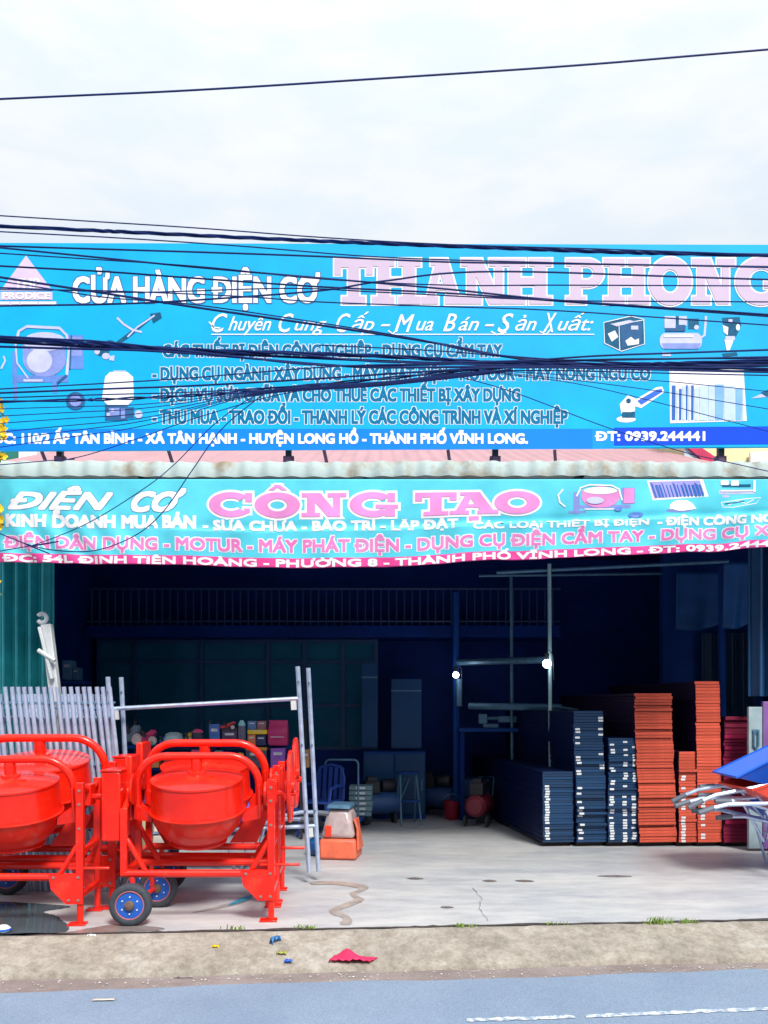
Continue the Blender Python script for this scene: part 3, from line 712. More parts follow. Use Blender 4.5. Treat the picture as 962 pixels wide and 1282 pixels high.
bn('lettering', [l2('CÁC LOẠI THIẾT BỊ ĐIỆN', 592, 812, 57, 66)], WHITE, .006, lambda x, v: v < 56 or v > 69)
bn('lettering', [l2('- ĐIỆN CÔNG NGHIỆP', 822, 1005, 56, 68.5)], WHITE, .006, lambda x, v: v < 54)
l3 = ('ĐIỆN DÂN DỤNG - MOTUR - MÁY PHÁT ĐIỆN - DỤNG CỤ ĐIỆN CẦM TAY - DỤNG CỤ XÂY', 6, 992, 74, 89)
bn('lettering_outline', [fit(*l3, .085, 0., .03)], WHITE, .0045); bn('lettering', [fit(*l3, .03)], HOTPINK, .0075)
bn('lettering', [fit('ĐC: 54L ĐINH TIÊN HOÀNG - PHƯỜNG 8 - THÀNH PHỐ VĨNH LONG - ĐT: 0939.244441', 4, 985, 98, 107, .05)], WHITE, .006)
def bpic(layers):
    for i, (m, g) in enumerate(layers): bn('printed_picture', g, m, .004 + i * .0022)
bpic([(A2, [rect2(722, 36, 790, 41), rect2(718, 18, 726, 48), rect2(778, 12, 795, 35), poly((712, 44), (734, 44), (734, 47), (712, 47))]), (PINK, [rect2(729, 15, 776, 24), ell(752, 25, 24, 15), rect2(781, 13, 794, 34)]),
      (WHITE, [stroke2d([(722, 24), (727, 12), (738, 8), (766, 9), (775, 14), (779, 30)], 2), ell(752, 16, 21, 5), stroke2d([(705, 14), (699, 22), (701, 32), (708, 38)], 2), stroke2d([(732, 42), (772, 42)], 1.6)]), (A5, [ell(796, 51, 9, 4), ell(774, 42, 5, 3)]), (A3, [ell(745, 30, 11, 5)])])
q = [(810, 2), (880, 0), (887, 26), (817, 31)]
cols = []
for i in range(14):
    t0, t1 = .05 + i * .065, .05 + i * .065 + random.choice((.02, .035, .05))
    lp = lambda t, s: (q[0][0] + (q[1][0] - q[0][0]) * t + 7 * s, 2 + (27 - 2 * t) * s)
    cols.append(poly(lp(t0, .25 - .15 * (i % 3 == 0)), lp(t1, .25), lp(t1, .92), lp(t0, .92)))
bpic([(WHITE, [poly(*q)]), (mat('print_photo_violet', (.30, .28, .70), .5), [poly((813, 4), (876, 2), (882, 23), (819, 28))]), (mat('print_photo_deep', (.0, .10, .42), .5), cols)])
bpic([(A2, [ell(850, 46, 16, 3)]), (WHITE, [poly((838, 44), (839, 37), (846, 31), (860, 31), (867, 36), (872, 44), (862, 46)), ell(853, 39, 14, 8)])])
bpic([(A3, [rect2(900, 16, 945, 23), ell(909, 26, 5, 2)]), (A4, [rect2(904, 8, 940, 12)]), (WHITE, [rect2(902, 2, 912, 9), rect2(915, 2, 925, 10), rect2(902, 17, 944, 19), rect2(943, 2, 946, 20)])])
bpic([(WHITE, [stroke2d([(903, 35), (930, 31), (953, 29), (947, 38), (918, 43), (906, 42), (903, 35)], 1.2), stroke2d([(912, 39), (925, 34), (934, 38), (944, 32)], 1.2)]), (A4, [stroke2d([(908, 37), (920, 36), (932, 34)], 1.4)])])

# ------------------------------------------------------------------ cables
cable_g = 'cables strung in front of the sign'
def spline(pts, n=10):
    out = []; k = len(pts)
    for i in range(k - 1):
        p0, p1, p2, p3 = pts[max(i - 1, 0)], pts[i], pts[i + 1], pts[min(i + 2, k - 1)]
        for j in range(n):
            t = j / n; out.append(.5 * ((2 * p1) + (p2 - p0) * t + (2 * p0 - 5 * p1 + 4 * p2 - p3) * t * t + (3 * p1 - p0 - 3 * p2 + p3) * t ** 3))
    return out + [pts[-1]]
def cable(pts, r, label, Y=6.2, ext=(1, 1), strands=1, Y2=None):
    r *= 1.14; k = len(pts); X0, X1 = pts[0][0], pts[-1][0]
    pp = [P(x, y, Y + ((Y2 - Y) * (x - X0) / (X1 - X0) if Y2 and X1 != X0 else 0)) for x, y in pts]
    if ext[0]: d = (pp[0] - pp[1]).normalized(); pp = [pp[0] + d * 5] + pp
    if ext[1]: d = (pp[-1] - pp[-2]).normalized(); pp = pp + [pp[-1] + d * 5]
    c = spline(pp, 10); b = MB()
    if strands == 1: b.tube(c, r, 6)
    else:
        for s in range(strands):
            ph = 2 * math.pi * s / strands
            b.tube([p + Vector((0, math.cos(i * .9 + ph), math.sin(i * .9 + ph))) * r * .75 for i, p in enumerate(c)], r * .62, 5)
    return tag(b.build('overhead_cable', CABLE), label, 'cable', cable_g)
T, M_, B_ = .0042, .0062, .0100
cable([(0, 124), (240, 113), (481, 98), (720, 82), (962, 62)], .0062, 'lone black cable crossing the open sky high above the signboard', 6.0)
cable([(0, 270), (240, 285), (400, 297), (560, 306), (760, 312), (962, 319)], T, 'thin cable leaving the sky to graze the top edge of the blue sign', 6.1)
cable([(0, 283), (170, 291), (350, 299.5), (480, 305), (640, 311), (780, 316), (962, 320)], .0095, 'thick twisted cable running along the top edge of the blue sign', 6.3, strands=3)
cable([(0, 290), (150, 298), (300, 308), (480, 322), (700, 329), (962, 335)], T, 'thin cable crossing the tops of the last lilac capitals on the sign', 6.0)
cable([(0, 308), (130, 312), (260, 316), (400, 321), (560, 328), (700, 330), (962, 334)], M_, 'black cable cutting straight through the tops of the large lilac capitals', 6.4)
cable([(0, 310), (120, 322), (240, 334), (400, 348), (560, 362), (700, 376), (962, 394)], M_, 'cable sloping from the sign top left corner down past the compressor picture', 6.2)
cable([(0, 317), (240, 333), (400, 349), (560, 357), (700, 357), (962, 358)], T, 'cable crossing the lilac capitals level through their middle', 6.1)
cable([(0, 333), (130, 340), (240, 348), (400, 359), (560, 367), (700, 377), (962, 396)], M_, 'cable through the white heading then under the lilac capitals', 6.5)
cable([(0, 347), (130, 367), (240, 384), (400, 407), (480, 419), (560, 432), (660, 450), (800, 457), (962, 457)], .0075, 'steepest of the cables crossing the logo, dropping through the script line', 6.3)
cable([(0, 352), (130, 372), (240, 381), (400, 404), (520, 424), (640, 446), (962, 462)], T, 'thin cable close beneath the steep one across the logo', 6.25)
cable([(0, 362), (130, 364), (300, 371), (400, 378), (560, 384), (700, 389), (962, 407)], T, 'thin cable skirting the feet of the lilac capitals', 6.0)
cable([(0, 383), (130, 381), (240, 376), (400, 364), (480, 352), (620, 340), (962, 350)], M_, 'cable rising to the right across the feet of the white heading', 6.35)
cable([(0, 360), (160, 366), (360, 361), (480, 366), (700, 376), (962, 378)], T, 'thin cable wandering between the white heading and the lilac capitals', 6.15)
cable([(0, 424), (110, 430), (240, 438), (480, 446), (640, 455), (800, 456), (962, 452)], .0105, 'thickest cable of the middle bundle, running over the mixer picture', 6.3, strands=3)
cable([(0, 428), (110, 434), (240, 441), (480, 452), (640, 457), (800, 459), (962, 455)], .0085, 'second thick cable pressed under the thickest one of the middle bundle', 6.33)
cable([(0, 434), (200, 440), (400, 456), (480, 460), (640, 459), (800, 461), (962, 458)], .0075, 'cable closing the underside of the middle bundle across the sign', 6.28)
cable([(0, 421), (130, 428), (300, 447), (400, 457), (520, 457), (700, 452), (962, 447)], M_, 'cable crossing over the others inside the middle bundle', 6.22)
cable([(340, 440), (480, 453), (640, 452), (760, 445), (962, 438)], M_, 'cable rising out of the bundle toward the rammer picture', 6.2, (0, 1))
cable([(400, 432), (560, 440), (680, 450), (800, 449), (962, 449)], T, 'thin cable joining the bundle from above near the generator picture', 6.4, (0, 1))
cable([(0, 503), (130, 500), (240, 495), (330, 488), (480, 474), (640, 460), (800, 460), (962, 464)], .0085, 'thick cable rising from the sprayer picture into the bundle', 6.3, strands=2)
cable([(0, 487), (130, 480), (240, 473), (400, 460), (520, 456), (700, 458), (962, 461)], T, 'thin cable rising across the top of the white sprayer tank', 6.15)
cable([(0, 492), (130, 487), (240, 483), (400, 474), (520, 466), (660, 460), (962, 466)], M_, 'cable rising across the middle of the white sprayer tank', 6.2)
cable([(0, 498), (130, 494), (240, 491), (360, 484), (480, 478), (640, 464), (962, 470)], T, 'thin cable rising across the foot of the white sprayer tank', 6.25)
g2 = 'thin service wires fanning across the sign'
for i, (a, c, j) in enumerate(((512, 503, 488), (521, 508, 489), (530, 514, 490), (541, 520, 491), (551, 524, 492), (560, 530, 493))):
    o = cable([(0, a), (180, c + 3), (320, j + 2), (480, 478 + i), (640, 462 + i * .6)], .0028, 'hair thin wire of the fan rising from the sign lower left corner', 6.1 + .04 * i, (1, 0)); o['group'] = g2
for i, (c, d, e) in enumerate(((470, 478, 490), (476, 492, 512), (480, 508, 540))):
    o = cable([(600, 463 + i), (720, c), (840, d), (962, e)], .0026, 'hair thin wire of the fan falling across the panel photo on the sign', 6.1 + .05 * i, (0, 1)); o['group'] = g2
cable([(560, 468), (640, 490), (760, 535), (860, 567), (962, 590)], .003, 'hair thin wire sloping from the bundle past the phone number to the awning', 6.2, (0, 1))
cable([(480, 479), (400, 484), (330, 491), (270, 530), (220, 580), (180, 612), (110, 655), (40, 683), (0, 690)], .003, 'loose wire falling from the bundle over the white slanted words', 6.25, (0, 1))
cable([(336, 489), (280, 535), (240, 590), (205, 640), (170, 670), (120, 689), (70, 689), (30, 680), (-10, 664)], .0034, 'loose wire sagging in a loop over the left end of the banner', 6.2, (0, 1))
cable([(470, 480), (360, 492), (250, 522), (170, 550), (90, 574), (0, 582)], .003, 'loose wire drooping across the address band toward the awning left end', 6.3, (0, 1))

# ------------------------------------------------------------------ concrete mixers
def make_mixer():
    root = empty('concrete_mixer', (0, 0, 0))
    DX = -.10
    d = MB()   # drum stored mouth down
    d.lathe([(.185, .50), (.20, .495), (.21, .505), (.207, .522), (.262, .562), (.318, .640), (.350, .725), (.358, .755), (.356, .76), (.350, .80), (.342, .985), (.349, .990), (.349, 1.004), (.335, 1.010), (.25, 1.028), (.15, 1.040), (.05, 1.046), (.012, 1.047)], (DX, 0, 0), 56)
    drum = d.build('drum', RED, root, angle=28)
    b = MB(); b.tube([(DX + .362 * math.cos(a * math.pi / 28), .362 * math.sin(a * math.pi / 28), .757) for a in range(56)], .010, 8, True); b.build('seam_ring', RED, drum)
    b = MB(); b.tube([(DX + .208 * math.cos(a * math.pi / 20), .208 * math.sin(a * math.pi / 20), .505) for a in range(40)], .013, 8, True); b.build('mouth_rim', RED, drum)
    b = MB(); b.lathe([(.075, 1.040), (.070, 1.062), (.045, 1.068), (.040, 1.16)], (DX, 0, 0), 16); b.box((DX + .12, -.1, 1.042), (.05, .02, .012)); b.build('bearing', RED, drum)
    # blades show as a chute plate behind the cone
    y = MB(); f = lambda x, z: (x, 0, z); rc = .23
    pts = [(-.555, 0, .80), (-.555, 0, 1.0)] + arc(-.555 + rc, 1.0, rc, 180, 90, 8, f) + arc(.375 - rc, 1.0, rc, 90, 0, 8, f) + [(.375, 0, .80)]
    y.tube(pts, .030, 12); yoke = y.build('yoke', RED, root)
    b = MB()
    for x in (-.555, .375):
        b.lathe([(.09, -.012), (.095, -.008), (.095, .008), (.09, .012)], (x + (.05 if x > 0 else -.05), 0, .93), 24, 'X')
        b.prism([(x, -.07, .75), (x, .07, .75), (x, .09, 1.02), (x, -.09, 1.02)], (.014 if x > 0 else -.014, 0, 0))
    b.build('pivot_plate', RED, yoke)
    b = MB(); b.bar((.37, 0, .93), (.66, 0, .93), .024); b.bar((-.70, 0, .93), (-.55, 0, .93), .024)
    # drum cradle: plates joining yoke foot to the drum band
    b.prism([(.375, -.05, .74), (.375, -.05, .86), (.245, -.05, .78), (.245, -.05, .72)], (0, .10, 0))
    b.prism([(-.555, -.05, .74), (-.555, -.05, .86), (-.445, -.05, .78), (-.445, -.05, .72)], (0, .10, 0)); b.build('shaft', RED, yoke, smooth=False)
    pv = Vector((0, 0, .93))            # drum and yoke tip about the same axle, a little towards the road
    for o_, up_ in ((drum, .05), (yoke, 0)):
        rm = Matrix.Rotation(R(11), 3, 'X'); o_.rotation_euler.x = R(11); o_.location = pv - rm @ pv + Vector((0, 0, up_))
    fr = MB()
    for s in (-1, 1):
        fr.tube([(-.60, s * .235, .365), (.50, s * .235, .355)], .029, 10)
        fr.box((.485, s * .235, .70), (.055, .055, .72)); fr.box((-.60, s * .235, .60), (.05, .05, .50))
        fr.bar((.47, s * .235, .60), (.33, s * .235, .37), .020); fr.bar((-.58, s * .235, .62), (-.44, s * .235, .375), .022)
        fr.bar((.485, s * .235, 1.03), (.485, 0, .97), .024); fr.bar((-.60, s * .235, .83), (-.60, 0, .97), .024)
    fr.box((.485, 0, .22), (.04, .44, .04)); fr.box((.485, 0, .55), (.035, .44, .035)); fr.box((-.60, 0, .36), (.05, .44, .05))
    fr.box((.485, 0, .95), (.06, .14, .16)); fr.box((-.60, 0, .95), (.06, .14, .16)); fr.bar((.40, -.235, .42), (.70, -.235, .42), .012)
    frame = fr.build('frame', RED, root, angle=30, bev=.004)
    for s in (-1, 1):
        g = MB().prism([(.26, s * .27, .385), (.512, s * .27, .385), (.512, s * .27, .16), (.39, s * .27, .16), (.28, s * .27, .27)], (0, .006, 0)); g.build('gusset_plate', RED, frame, smooth=False)
        lg = MB(); lg.bar((.485, s * .235, .34), (.485, s * .235, .012), .024, 10); lg.box((.465, s * .235, .008), (.13, .10, .012)); lg.build('leg', RED, root, bev=.002)
    b = MB()
    for s in (-1, 1):
        for (x, z) in ((.30, .36), (.48, .36), (.48, .19), (.41, .19)): b.lathe([(.011, -.006), (.011, .012)], (x, s * .272, z), 6, 'Y')
    for (z) in (.72, .9, 1.0): b.lathe([(.011, -.034), (.011, -.026)], (.485, -.235, z), 6, 'Y')
    tag(b.build('bolts', mat('bolt_zinc', (.30, .22, .20), .5, metal=.4), frame), kind=None)
    # motor cabinet, stepped
    mbx = MB(); mbx.box((-.70, -.06, .86), (.14, .34, .52)); mbx.box((-.60 - .012, .10, .98), (.05, .30, .50)); cabn = mbx.build('motor_box', RED, root, bev=.012)
    MB().box((-.70, -.06, 1.125), (.155, .355, .014)).build('box_lid', RED, cabn, bev=.004)
    b = MB(); b.lathe([(.11, -.01), (.12, 0), (.11, .01)], (-.56, -.12, .98), 24, 'X'); b.build('pulley_guard', RED, cabn)
    # hand wheel at the right end
    hw = MB(); hx, hz, hr = .615, .985, .265
    hw.tube([(hx, hr * math.cos(a * math.pi / 20), hz + hr * math.sin(a * math.pi / 20)) for a in range(40)], .017, 8, True)
    for a in range(3):
        an = a * math.pi / 3 + .3; hw.bar((hx, hr * math.cos(an), hz + hr * math.sin(an)), (hx, -hr * math.cos(an), hz - hr * math.sin(an)), .011, 6)
    hw.lathe([(.05, -.04), (.05, .03)], (hx, 0, hz), 14, 'X'); hw.prism([(hx - .075, -.02, hz + .10), (hx - .01, -.02, hz + .13), (hx - .01, -.02, hz - .15), (hx - .06, -.02, hz - .07)], (0, .04, 0))
    hw.build('handwheel', RED, root)
    # wheels
    ax = MB(); ax.bar((-.53, -.30, .155), (-.47, .26, .155), .018); ax.bar((-.54, -.235, .36), (-.535, -.235, .16), .02); ax.bar((-.50, .235, .36), (-.49, .235, .16), .02); ax.build('axle', REDWORN, root)
    for (x, yy) in ((-.53, -.33), (-.455, .27)):
        w = empty('wheel', (x, yy, .155)); w.parent = root
        t = MB(); t.lathe([(.098, -.03), (.112, -.040), (.135, -.040), (.150, -.030), (.155, -.014), (.155, .014), (.150, .030), (.135, .040), (.112, .040), (.098, .03)], (0, 0, 0), 44, 'Y', False); t.build('tyre', RUBBER, w, angle=50)
        t = MB(); t.lathe([(.097, -.028), (.092, -.022), (.035, -.030), (.035, .030), (.092, .022), (.097, .028)], (0, 0, 0), 36, 'Y'); t.build('rim', RIMBLUE, w)
        t = MB(); t.tube([(.1015 * math.cos(a * math.pi / 18), -.033, .1015 * math.sin(a * math.pi / 18)) for a in range(36)], .005, 6, True); t.build('rim_edge', mat('rim_edge_pink', (.45, .12, .14), .6), w)
        t = MB(); t.lathe([(.030, -.055), (.034, -.050), (.034, .03)], (0, 0, 0), 14, 'Y'); t.box((-.008, -.058, .006), (.05, .008, .03), Matrix.Rotation(.7, 3, 'Y')); t.build('hub', RUST, w)
        t = MB()
        for a in range(6): t.lathe([(.006, -.037), (.006, -.024)], (.062 * math.cos(a * 1.047 + .5), 0, .062 * math.sin(a * 1.047 + .5)), 8, 'Y')
        t.build('bolts', STEELW, w)
    # chute plate under the yoke, seen dark red behind the drum
    b = MB(); b.prism([(.12, .20, .52), (.34, .20, .52), (.44, .22, .76), (.30, .22, .78)], (0, .012, 0)); b.build('chute_plate', REDWORN, root, smooth=False)
    return root
mx = make_mixer(); mg = 'red concrete mixers by the kerb'
mx.location = (-1.34, 6.78, 0); mx.rotation_euler.z = R(3); tag(mx, 'bright red concrete mixer with the blue hubbed wheel nearest the kerb', 'concrete mixer', mg)
m2 = dup(mx); m2.location = (-1.40, 7.42, 0); m2.scale = (1.06,) * 3; m2.rotation_euler.z = R(2); tag(m2, 'red concrete mixer half hidden directly behind the middle front mixer', 'concrete mixer', mg)
m3 = dup(mx, skip=('handwheel',)); m3.location = (-2.72, 6.66, 0); m3.rotation_euler.z = R(3); m3.scale = (.985,) * 3; tag(m3, 'red concrete mixer cut by the left picture edge, standing beside the puddle', 'concrete mixer', mg)
m4 = dup(mx, skip=('handwheel',)); m4.location = (-2.70, 7.22, 0); m4.scale = (1.10,) * 3; m4.rotation_euler.z = R(2); tag(m4, 'taller red concrete mixer in front of the leaning scaffold frames', 'concrete mixer', mg)

# ------------------------------------------------------------------ scaffold frames
def make_frame(h, w, bars, rad=.021):
    """frame in the local x-z plane"""
    r = empty('scaffold_frame')
    for x in (0, w):
        MB().bar((x, 0, 0), (x, 0, h), rad, 10).build('leg', GALV, r)
    b = MB()
    for z in bars: b.bar((.0, 0, z), (w, 0, z), .019, 8)
    b.build('crossbar', GALV, r)
    b = MB()
    for x in (0, w):
        for z in (h * .30, h * .62, h - .14): b.bar((x, -.035, z), (x, .035, z), .010, 6)
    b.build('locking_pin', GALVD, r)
    return r
sf = make_frame(1.78, 1.22, (.38, 1.1, 1.52), .0185); sgp = 'scaffold frames leaning in the bundle'
tag(sf, 'galvanised scaffold frame packed in the leaning row behind the left red mixers', 'scaffold frame', sgp)
X = -2.19
first = True
for i in range(29):
    o = sf if first else dup(sf); first = False
    lean = -.108 - random.uniform(0, .004)
    o.location = (X, 7.62 + random.uniform(-.02, .02), .022 * 0); o.rotation_euler = (R(random.uniform(-.4, .4)), lean, R(90 + random.uniform(-.8, .8)))
    o.rotation_mode = 'XYZ'
    m = Matrix.Translation((X, 7.62 + random.uniform(-.015, .015), .004)) @ Matrix.Rotation(lean, 4, 'Y') @ Matrix.Rotation(R(110.5 + random.uniform(-.3, .3)), 4, 'Z')
    o.matrix_world = m
    X -= .057 + random.uniform(-.003, .003)
for k, (xa, yb, ln, lab) in enumerate(((-2.395, 7.95, -.055, 'galvanised scaffold frame facing the road with one bright top crossbar'), (-2.32, 8.07, -.050, 'second facing scaffold frame standing close behind the one with the bright crossbar'))):
    if k == 0: ff = make_frame(1.87, 1.72, (1.58,)); first_f = ff
    else:
        ff = make_frame(1.87, 1.72, (.42,))
    b = MB()
    for x in (.055, 1.665): b.box((x, 0, 1.53 if k == 0 else .37), (.05, .02, .10))
    b.build('corner_plate', STEELW, ff)
    tag(ff, lab, 'scaffold frame'); ff.matrix_world = Matrix.Translation((xa, yb, .004)) @ Matrix.Rotation(ln, 4, 'Y')
# tie wire along the bundle
# ------------------------------------------------------------------ white hoist arm leaning by the gate
ha = empty('hoist_arm', (-3.15, 8.9, 0), 0, 'white steel hoist arm with a hooked top leaning by the teal gate', 'hoist arm')
def hp(px, py, d=0): p = P(px, py, 8.9 + d); return p - Vector((-3.15, 8.9, 0))
a, c = hp(95, 1080), hp(59, 782)
rot = (c - a).to_track_quat('Z', 'Y').to_matrix(); ln = (c - a).length
b = MB(); b.box((a + c) / 2, (.085, .10, ln), rot); b.build('beam', STEELW, ha, bev=.006)
a2, c2 = hp(66, 850, -.08), hp(50, 785, -.08); rot2 = (c2 - a2).to_track_quat('Z', 'Y').to_matrix()
MB().box((a2 + c2) / 2, (.05, .03, (c2 - a2).length), rot2).build('side_strap', STEELW, ha, bev=.004)
h0 = hp(53, 774, -.02); b = MB(); b.tube([h0 + Vector((.045 * math.cos(R(t)), 0, .045 * math.sin(R(t)))) for t in range(-150, 160, 20)], .022, 8); b.build('hook', STEELW, ha)
p0, p1 = hp(48, 814, -.1), hp(69, 827, -.1); b = MB(); b.bar(p0, p1, .022, 8); b.build('cross_pin', STEELW, ha)

# ------------------------------------------------------------------ folding gates
def folding_gate(x0, x1, y, z0, z1, n, m, label, depth=.10, name='folding_gate'):
    g = empty(name, (x0, y, z0), 0, label, 'gate')
    for i in range(n):
        xa, xb = (x1 - x0) * i / n, (x1 - x0) * (i + 1) / n; s = depth if i % 2 == 0 else 0; t = 0 if i % 2 == 0 else depth
        MB().prism([(xa + .006, s, 0), (xb - .006, t, 0), (xb - .006, t + .014, 0), (xa + .006, s + .014, 0)], (0, 0, z1 - z0)).build('leaf', m, g, smooth=False)
    b = MB()
    for i in range(n + 1): b.bar(((x1 - x0) * i / n, (depth if i % 2 == 0 else 0) - .012, 0), ((x1 - x0) * i / n, (depth if i % 2 == 0 else 0) - .012, z1 - z0), .017, 6)
    b.build('hinge_posts', m, g)
    return g
folding_gate(-4.42, -3.82, 10.05, .004, 3.75, 8, TEALGATE, 'teal steel folding gate pushed open at the left end of the shop front')
folding_gate(4.10, 4.70, 9.75, 1.72, 3.6, 8, mat('gate_blue', (.010, .06, .16), .45), 'dark blue folding gate pushed open at the right picture edge', .12)
folding_gate(4.42, 5.1, 12.1, .004, 2.62, 9, mat('gate_navy', (.012, .05, .12), .45), 'dim blue folded shutter standing behind the tall orange panel stack', .09, 'folding_shutter')
dp = empty('metal_door', (4.19, 9.75, 0), 0, 'pale grey door panel with a padlock hasp beside the crimson stack', 'door')
MB().bb((-.15, -.02, .03), (.0, .03, 1.60)).build('panel', mat('door_grey', (.30, .40, .44), .5, var=.2), dp, bev=.004)
MB().bb((.004, -.03, .03), (.6, .02, 1.66)).build('panel', mat('door_lilac', (.20, .09, .30), .5, var=.2), dp, bev=.004)
b = MB(); b.tube([(-.10, -.035, 1.33), (-.10, -.035, 1.17), (-.075, -.035, 1.13), (-.05, -.035, 1.17), (-.05, -.035, 1.33)], .012, 6); b.bb((-.115, -.03, 1.30), (-.035, -.021, 1.35)); b.build('hasp', GALVD, dp)

# ------------------------------------------------------------------ panel stacks: every panel is a thing of its own
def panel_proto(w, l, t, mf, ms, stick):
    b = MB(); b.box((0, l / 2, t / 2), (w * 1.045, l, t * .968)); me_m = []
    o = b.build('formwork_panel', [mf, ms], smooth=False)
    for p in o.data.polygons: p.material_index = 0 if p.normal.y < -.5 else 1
    bv = o.modifiers.new('bevel', 'BEVEL'); bv.width = .0025; bv.segments = 1; bv.limit_method = 'ANGLE'
    return o
def stack(pxa, pxb, ytop, l, t, mf, ms, label, group, spots, prob, Y=10.05, jit=.006, skew=0., rot=7.):
    xa, xb = (pxa - 481) / F * Y, (pxb - 481) / F * Y; w = xb - xa; h = CAMZ - (ytop - HZ) / F * Y
    n = int(round((h - .05) / t)); t = (h - .05) / n
    src = panel_proto(w, l, t, mf, ms, None); stm = None
    jx = 0
    for i in range(n):
        o = src if i == 0 else src.copy()
        if i: COL.objects.link(o)
        jx += random.uniform(-.004, .004); jx *= .85
        o.location = ((xa + xb) / 2 + jx * (jit / .006) + skew * i / n, Y + random.uniform(-jit, jit) * 1.5, .05 + i * t)
        o.rotation_euler.z = R(rot + random.uniform(-.25, .25))
        if random.random() < .13: o.location.x += random.uniform(-.012, .012); o.location.y += random.uniform(-.035, .012); o.rotation_euler.z += R(random.uniform(-.5, .5))
        o.scale.x = random.uniform(.985, 1.005)
        tag(o, label, 'panel', group)
        for (sx, sw, y0, y1) in spots:
            zz = (.05 + i * t + t / 2); row = HZ + (CAMZ - zz) * F / Y
            if y0 < row < y1 and random.random() < prob:
                if stm is None:
                    stm = MB().box((0, -.0015, t * .5), (sw, .003, t * .72)).build('label_sticker', STICKER, o, smooth=False); s = stm
                else:
                    s = stm.copy(); COL.objects.link(s); s.parent = o
                s.location = ((sx - (pxa + pxb) / 2) / F * Y + random.uniform(-.006, .006), 0, 0)
    # skids under the stack
    for i, yy in enumerate((.12, l / 2, l - .12)):
        k = MB().box((0, yy, .025), (w - .02, .08, .044)).build('timber_skid', mat('skid_wood', (.05, .035, .03), .8), smooth=False); k.location = ((xa + xb) / 2, Y, 0); k.rotation_euler.z = R(rot)
        tag(k, 'dark timber skid under the ' + group.split('panels in ')[-1], 'skid', 'skids under ' + group.split('panels in ')[-1])
G = 'panels in '
stack(680, 718, 966, 3.6, .030, BLACKPANEL, BLACKSIDE, 'black formwork panel in the lowest black stack next to the open floor', G + 'the lowest black stack', [(685, .05, 972, 1060)], .75)
stack(723, 760, 890, 3.0, .032, BLACKPANEL, BLACKSIDE, 'black formwork panel in the tallest black stack', G + 'the tallest black stack', [(727, .055, 905, 1055), (757, .05, 895, 965)], .38, jit=.009, skew=-.05)
stack(762, 799, 924, 2.4, .030, BLACKPANEL, BLACKSIDE, 'black formwork panel in the black stack crowded with white stickers', G + 'the stickered black stack', [(766, .05, 930, 1058), (783, .05, 928, 1058), (795, .045, 930, 1058)], .62, jit=.008)
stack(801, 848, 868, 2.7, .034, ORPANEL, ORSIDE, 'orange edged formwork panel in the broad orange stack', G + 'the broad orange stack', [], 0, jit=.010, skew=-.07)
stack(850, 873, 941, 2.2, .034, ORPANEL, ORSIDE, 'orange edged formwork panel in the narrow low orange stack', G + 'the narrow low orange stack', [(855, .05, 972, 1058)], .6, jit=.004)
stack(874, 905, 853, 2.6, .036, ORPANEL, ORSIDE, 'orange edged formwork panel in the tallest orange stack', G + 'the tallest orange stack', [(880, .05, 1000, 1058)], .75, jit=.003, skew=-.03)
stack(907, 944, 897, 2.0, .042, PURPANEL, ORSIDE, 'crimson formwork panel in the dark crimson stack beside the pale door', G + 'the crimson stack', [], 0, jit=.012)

# ------------------------------------------------------------------ storage rack behind the stacks
rk = empty('storage_rack', (1.7, 11.5, 0), 0, 'thin grey steel rack of posts and rails behind the black stacks', 'rack')
o_ = Vector((1.7, 11.5, 0))
def rp_(px, py, Y): return P(px, py, Y) - o_
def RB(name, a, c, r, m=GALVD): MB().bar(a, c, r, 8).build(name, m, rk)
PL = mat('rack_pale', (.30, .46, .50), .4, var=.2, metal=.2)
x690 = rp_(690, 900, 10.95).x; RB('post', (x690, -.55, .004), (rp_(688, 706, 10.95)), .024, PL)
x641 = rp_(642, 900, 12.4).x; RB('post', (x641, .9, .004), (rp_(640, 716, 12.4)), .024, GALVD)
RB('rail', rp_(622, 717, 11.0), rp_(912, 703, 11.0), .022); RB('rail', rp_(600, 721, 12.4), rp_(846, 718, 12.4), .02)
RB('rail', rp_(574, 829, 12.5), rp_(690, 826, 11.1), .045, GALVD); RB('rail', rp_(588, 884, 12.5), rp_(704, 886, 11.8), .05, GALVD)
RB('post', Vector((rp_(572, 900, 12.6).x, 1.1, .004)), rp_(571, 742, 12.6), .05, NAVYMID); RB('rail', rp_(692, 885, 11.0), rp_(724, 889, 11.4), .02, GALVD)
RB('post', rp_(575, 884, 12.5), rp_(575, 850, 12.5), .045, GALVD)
st = empty('steel_post', (4.2, 11.3, 0), 0, 'dark upright steel post before the blue wall, behind the orange stacks', 'post')
MB().bar((.15, 0, .004), (.15, 0, 3.4), .05, 8).build('shaft', NAVYMID, st); MB().box((.15, 0, .01), (.2, .2, .012)).build('base_plate', DARKMETAL, st)
